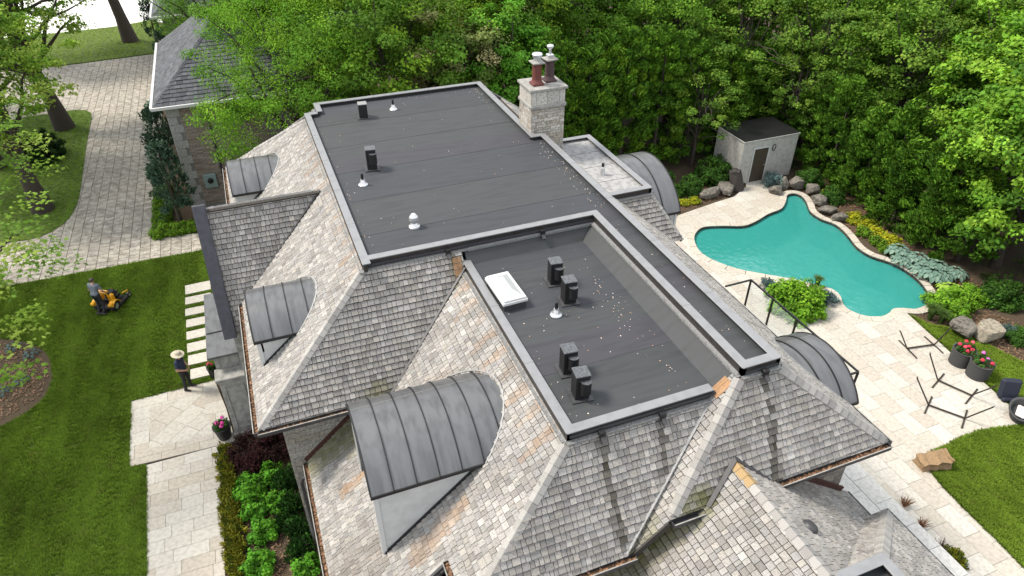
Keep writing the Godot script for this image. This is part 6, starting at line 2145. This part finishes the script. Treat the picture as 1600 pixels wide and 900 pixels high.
func build_mower(at: Vector3, turn: float) -> void:
	var t := thing("lawn_mower", Vector3.ZERO, "yellow and black stand on lawn mower working across the front lawn", "lawn mower")
	var yel := mat(lin(0.62, 0.30, 0.012), 0.4)
	var b := MB.new()
	b.box(Vector3(0.62, 0.2, 0), Vector3(0.72, 0.16, 1.2), Basis(), 0.04)
	b.box(Vector3(0.62, 0.3, 0), Vector3(0.5, 0.06, 0.8), Basis(), 0.02)
	part(b, "cutting_deck", M.iron, t)
	b = MB.new()
	b.box(Vector3(0.1, 0.22, 0), Vector3(0.5, 0.12, 0.62), Basis(), 0.02)
	b.box(Vector3(-0.28, 0.14, 0), Vector3(0.4, 0.05, 0.5), Basis(), 0.01)
	part(b, "platform", M.iron, t)
	for s in [-1.0, 1.0]:
		wheel(t, Vector3(0.1, 0.26, s * 0.44), 0.26, 0.2)
		wheel(t, Vector3(1.2, 0.14, s * 0.42), 0.14, 0.11)
		b = MB.new()
		for k in 8:
			var a0 := 0.2 + 2.5 * k / 8.0
			var a1 := 0.2 + 2.5 * (k + 1) / 8.0
			var p0 := Vector3(0.1 + cos(a0) * 0.31, 0.26 + sin(a0) * 0.31, s * 0.44)
			var p1 := Vector3(0.1 + cos(a1) * 0.31, 0.26 + sin(a1) * 0.31, s * 0.44)
			b.bar(p0, p1, 0.25, 0.025, (p0 + p1) * 0.5 - Vector3(0.1, 0.26, s * 0.44))
		b.box(Vector3(-0.1, 0.5, s * 0.44), Vector3(0.36, 0.16, 0.2), Basis(), 0.04)
		part(b, "fender", yel, t)
		b = MB.new()
		b.tube([Vector3(1.2, 0.28, s * 0.42), Vector3(1.2, 0.4, s * 0.42), Vector3(0.9, 0.42, s * 0.34)], [0.03, 0.03, 0.035], 7)
		part(b, "caster_fork", yel, t)
	b = MB.new()
	b.box(Vector3(0.62, 0.5, 0), Vector3(0.4, 0.3, 0.44), Basis(), 0.04)
	b.lathe(Vector3(0.62, 0.65, 0), [Vector2(0.2, 0.0), Vector2(0.2, 0.07), Vector2(0.14, 0.12), Vector2(0.0, 0.13)], 16)
	b.box(Vector3(0.64, 0.5, 0.3), Vector3(0.24, 0.16, 0.14), Basis(), 0.03)
	b.tube([Vector3(0.8, 0.5, -0.2), Vector3(0.95, 0.52, -0.24), Vector3(0.95, 0.5, 0.1)], [0.045, 0.05, 0.05], 8)
	part(b, "engine", M.iron, t)
	b = MB.new()
	b.box(Vector3(0.28, 0.62, -0.26), Vector3(0.26, 0.34, 0.2), Basis(), 0.05)
	b.box(Vector3(0.28, 0.62, 0.26), Vector3(0.26, 0.34, 0.2), Basis(), 0.05)
	part(b, "fuel_tank", yel, t)
	b = MB.new()
	b.bar(Vector3(0.18, 0.3, -0.2), Vector3(0.12, 1.02, -0.2), 0.07, 0.06, Vector3.RIGHT, 0.01)
	b.bar(Vector3(0.18, 0.3, 0.2), Vector3(0.12, 1.02, 0.2), 0.07, 0.06, Vector3.RIGHT, 0.01)
	b.box(Vector3(0.14, 1.0, 0), Vector3(0.22, 0.12, 0.5), Basis(Vector3(0, 0, 1), 0.3), 0.03)
	part(b, "control_tower", yel, t)
	b = MB.new()
	b.tube([Vector3(0.1, 1.0, -0.3), Vector3(0.02, 1.1, -0.32), Vector3(0.02, 1.1, 0.32), Vector3(0.1, 1.0, 0.3)], [0.018, 0.018, 0.018, 0.018], 8)
	part(b, "handlebar", M.iron, t)
	t.position = at
	t.rotation.y = turn
	t.scale = Vector3.ONE * 0.88

func build_objects() -> void:
	rng.seed = 9001
	# the man on the mower
	var mt := deg_to_rad(62.0)
	var mp := g(163, 489) + Vector3(0.12, 0.022, -0.1)
	build_mower(mp, mt)
	var J := {"hip": [Vector3(-0.3, 1.06, -0.1), Vector3(-0.3, 1.06, 0.1)], "knee": [Vector3(-0.2, 0.65, -0.12), Vector3(-0.2, 0.65, 0.12)], "ankle": [Vector3(-0.3, 0.25, -0.12), Vector3(-0.3, 0.25, 0.12)],
		"chest": Vector3(-0.2, 1.5, 0), "shoulder": [Vector3(-0.19, 1.57, -0.19), Vector3(-0.19, 1.57, 0.19)], "elbow": [Vector3(-0.17, 1.28, -0.3), Vector3(-0.17, 1.28, 0.3)], "wrist": [Vector3(-0.04, 1.14, -0.22), Vector3(-0.04, 1.14, 0.22)],
		"head": Vector3(-0.15, 1.79, 0), "look": Vector3(0.95, -0.3, 0).normalized(), "hand": [Vector3(0.9, -0.4, 0).normalized(), Vector3(0.9, -0.4, 0).normalized()], "back": [Vector3(0.4, 0.9, 0).normalized(), Vector3(0.4, 0.9, 0).normalized()], "curl": 0.9}
	build_person("person in grey shirt and dark trousers standing on the yellow mower", mp, mt, J, Color(0.13, 0.15, 0.19), Color(0.018, 0.022, 0.03), Color(0.06, 0.05, 0.045), 0.6).scale = Vector3.ONE * 0.93
	# the man in the straw hat
	J = {"hip": [Vector3(0, 0.92, -0.1), Vector3(0, 0.92, 0.1)], "knee": [Vector3(0.05, 0.5, -0.11), Vector3(0.0, 0.5, 0.12)], "ankle": [Vector3(0.04, 0.08, -0.12), Vector3(-0.04, 0.08, 0.14)],
		"chest": Vector3(0.0, 1.34, 0), "shoulder": [Vector3(-0.01, 1.42, -0.19), Vector3(-0.01, 1.42, 0.19)], "elbow": [Vector3(-0.02, 1.12, -0.27), Vector3(-0.02, 1.12, 0.27)], "wrist": [Vector3(0.2, 1.0, -0.13), Vector3(0.2, 1.0, 0.13)],
		"head": Vector3(0.04, 1.63, 0), "look": Vector3(0.9, -0.3, -0.25).normalized(), "hand": [Vector3(0.5, -0.2, 0.85).normalized(), Vector3(0.5, -0.2, -0.85).normalized()], "back": [Vector3(0.85, 0.2, -0.45).normalized(), Vector3(0.85, 0.2, 0.45).normalized()], "curl": 0.45}
	var pp := g(297, 607) + Vector3(-0.03, 0.022, 0)
	var man := build_person("person in navy shirt, black trousers and pale wide brimmed hat beside the stepping stones", pp, -0.35, J, Color(0.02, 0.032, 0.075), Color(0.01, 0.01, 0.012), Color(0.1, 0.08, 0.07), 0.65)
	var hb := MB.new()
	hb.lathe(Vector3(0.04, 1.685, 0), [Vector2(0.1, -0.012), Vector2(0.215, -0.03), Vector2(0.225, -0.022), Vector2(0.115, 0.005), Vector2(0.105, 0.06), Vector2(0.085, 0.1), Vector2(0.04, 0.115), Vector2(0.0, 0.1)], 24, Basis(Vector3(0, 0, 1), -0.15))
	var hat := MeshInstance3D.new()
	hat.name = "hat"
	hat.mesh = hb.mesh(Vector3.ZERO)
	hat.material_override = surf(mat(lin(0.6, 0.54, 0.42), 0.9), noise_tex(128, 0.1, 0.8, 1.1, 61), 6.0)
	man.add_child(hat)
	# pots
	var pink := Color(0.6, 0.06, 0.3)
	var red := Color(0.55, 0.03, 0.07)
	flower_pot(g(352, 683), 0.2, 0.29, 0.55, M.pot_black, [pink, pink, Color(0.65, 0.1, 0.38), pink], "tall black pot with magenta flowers at the porch pier", "flower pots")
	flower_pot(g(331, 600) + Vector3(0.12, 0, -0.35), 0.13, 0.18, 0.5, M.pot_black, [red, Color(0.5, 0.06, 0.1)], "black pot with red flowers at the end of the stepping stones", "flower pots")
	flower_pot(g(1498, 567), 0.38, 0.41, 0.68, M.pot, [red, Color(0.7, 0.07, 0.12), red, Color(0.62, 0.05, 0.1), red, Color(0.7, 0.1, 0.15), red], "round dark grey planter full of red flowers", "round planters on the patio")
	flower_pot(g(1525, 587), 0.38, 0.41, 0.68, M.pot, [Color(0.55, 0.12, 0.5), red, Color(0.6, 0.15, 0.5), red], "round dark grey planter with purple and red flowers", "round planters on the patio")
	# hammock stands
	hammock_stand([1418, 544, 1460, 538], [1405, 532, 1432, 559, 1445, 526, 1473, 551], [1407, 518, 1490, 508], "black hammock stand nearest the boulders", M.bronze)
	hammock_stand([1466, 594, 1517, 617], [1475, 584, 1457, 605, 1527, 608, 1509, 630], [1453, 553, 1557, 603], "dark brown hammock stand in front of the planters", M.bronze)
	hammock_stand([1452, 633, 1507, 653], [1456, 620, 1445, 645, 1511, 641, 1503, 668], [1433, 591, 1552, 636], "grey brown hammock stand nearest the side lawn", M.bronze)
	# tub with cushion at the patio edge
	var tb := g(1592, 650)
	var t := thing("storage_tub", tb, "dark grey oval tub with white contents at the patio edge", "tub")
	var b := MB.new()
	var bs := Basis(Vector3.UP, 0.5) * Basis().scaled(Vector3(1.4, 1, 0.85))
	b.lathe(tb, [Vector2(0.0, 0.03), Vector2(0.36, 0.03), Vector2(0.45, 0.3), Vector2(0.5, 0.32), Vector2(0.5, 0.35), Vector2(0.42, 0.33), Vector2(0.34, 0.1), Vector2(0.0, 0.08)], 26, bs)
	part(b, "shell", M.pot, t)
	b = MB.new()
	b.col = Color(0.6, 0.58, 0.58)
	b.box(tb + Vector3(-0.05, 0.24, 0.02), Vector3(0.62, 0.1, 0.3), Basis(Vector3.UP, 0.5) * Basis(Vector3.RIGHT, 0.15), 0.04)
	b.col = Color(0.35, 0.08, 0.14)
	b.box(tb + Vector3(0.3, 0.25, 0.1), Vector3(0.2, 0.08, 0.16), Basis(Vector3.UP, 0.2), 0.03)
	part(b, "contents", M.vcol, t)
	b = MB.new()
	b.col = Color(0.014, 0.018, 0.035)
	var cp := tb + Vector3(0.35, 0.0, -0.85)
	b.box(cp + Vector3(0, 0.45, 0), Vector3(0.7, 0.8, 0.24), Basis(Vector3.UP, -0.5) * Basis(Vector3.RIGHT, -0.25), 0.09)
	b.box(cp + Vector3(0, 0.1, 0.12), Vector3(0.6, 0.16, 0.4), Basis(Vector3.UP, -0.5), 0.05)
	solo(b, "folded_cushion", M.vcol, cp, "navy folded cushion standing behind the grey tub", "cushion")
	# paper yard bag lying open on the lawn edge
	var bg := g(1455, 727)
	t = thing("paper_bag", bg, "brown paper yard waste bag lying open at the lawn corner", "paper bag")
	b = MB.new()
	var bb := Basis(Vector3.UP, -0.25)
	var R := []
	for i in 8:
		var q := i / 7.0
		var ring := []
		var hh := lerpf(0.3, 0.42, q) + 0.03 * sin(i * 1.9)
		var ww := 0.24 + 0.03 * sin(i * 2.3 + 1.0) + 0.05 * q
		# square section with a gusset fold down each side
		for k in [[-1.0, 0.0], [1.0, 0.0], [0.72 + 0.1 * sin(i * 3.0), 0.5], [1.0, 1.0], [0.25, 0.9 + 0.06 * sin(i * 2.0)], [-1.0, 1.0], [-0.75, 0.5 + 0.05 * sin(i)]]:
			ring.append(bg + bb * Vector3(-0.5 + 1.0 * q + 0.03 * sin(k[0] * 2.0 + k[1] * 4.0), 0.025 + k[1] * hh, k[0] * ww))
		R.append(ring)
	for i in 7:
		for k in 7:
			b.quad_o(R[i][k], R[i][(k + 1) % 7], R[i + 1][(k + 1) % 7], R[i + 1][k], R[i][k] + R[i][(k + 1) % 7] - (bg + Vector3.UP * 0.18) * 2.0)
	for k in 7: b.tri_o(bg + bb * Vector3(-0.47, 0.16, 0), R[0][k], R[0][(k + 1) % 7], bb * Vector3(-1, 0, 0))
	part(b, "bag", M.paper, t)
	b = MB.new()
	for k in 7:
		var u0: Vector3 = R[7][k]
		var u1: Vector3 = R[7][(k + 1) % 7]
		var ax := bb * Vector3(-0.12, 0, 0)
		var o0 := (u0 - bg - Vector3.UP * 0.2) * 0.04
		var o1 := (u1 - bg - Vector3.UP * 0.2) * 0.04
		b.quad_o(u0, u1, u1 + ax + o1, u0 + ax + o0, u0 - bg)
	part(b, "folded_rim", M.paper, t)
	# sack leaning on the shed
	var sk := g(1153, 297)
	t = thing("sack", sk, "dark grey woven sack standing beside the shed door", "sack")
	b = MB.new()
	R = []
	for i in 8:
		var q := i / 7.0
		var ring := []
		for k in 16:
			var a := TAU * k / 16.0
			var w := 0.34 + 0.05 * sin(q * PI) + 0.02 * sin(k * 2.0 + i)
			ring.append(sk + Vector3(cos(a) * w - 0.22 * q, 0.02 + 1.05 * q + (0.04 * sin(k * 1.5) if i == 7 else 0.0), sin(a) * w * 0.75 - 0.3 * q))
		R.append(ring)
	for i in 7:
		for k in 16:
			b.quad_o(R[i][k], R[i][(k + 1) % 16], R[i + 1][(k + 1) % 16], R[i + 1][k], R[i][k] - (sk + Vector3(-0.22, 0, -0.3) * (i / 7.0) + Vector3.UP * R[i][k].y))
	for k in 16: b.tri_o(sk + Vector3(-0.2, 0.95, -0.28), R[7][k], R[7][(k + 1) % 16], Vector3.UP)
	part(b, "bag", surf(mat(lin(0.06, 0.052, 0.048), 0.9), noise_tex(128, 0.06, 0.6, 1.2, 62), 1.5), t)
	b = MB.new()
	var pts: Array = R[7].duplicate()
	pts.append(R[7][0])
	var rr := []
	for k in 17: rr.append(0.02)
	b.tube(pts, rr, 6, false)
	part(b, "rim", M.pot_black, t)
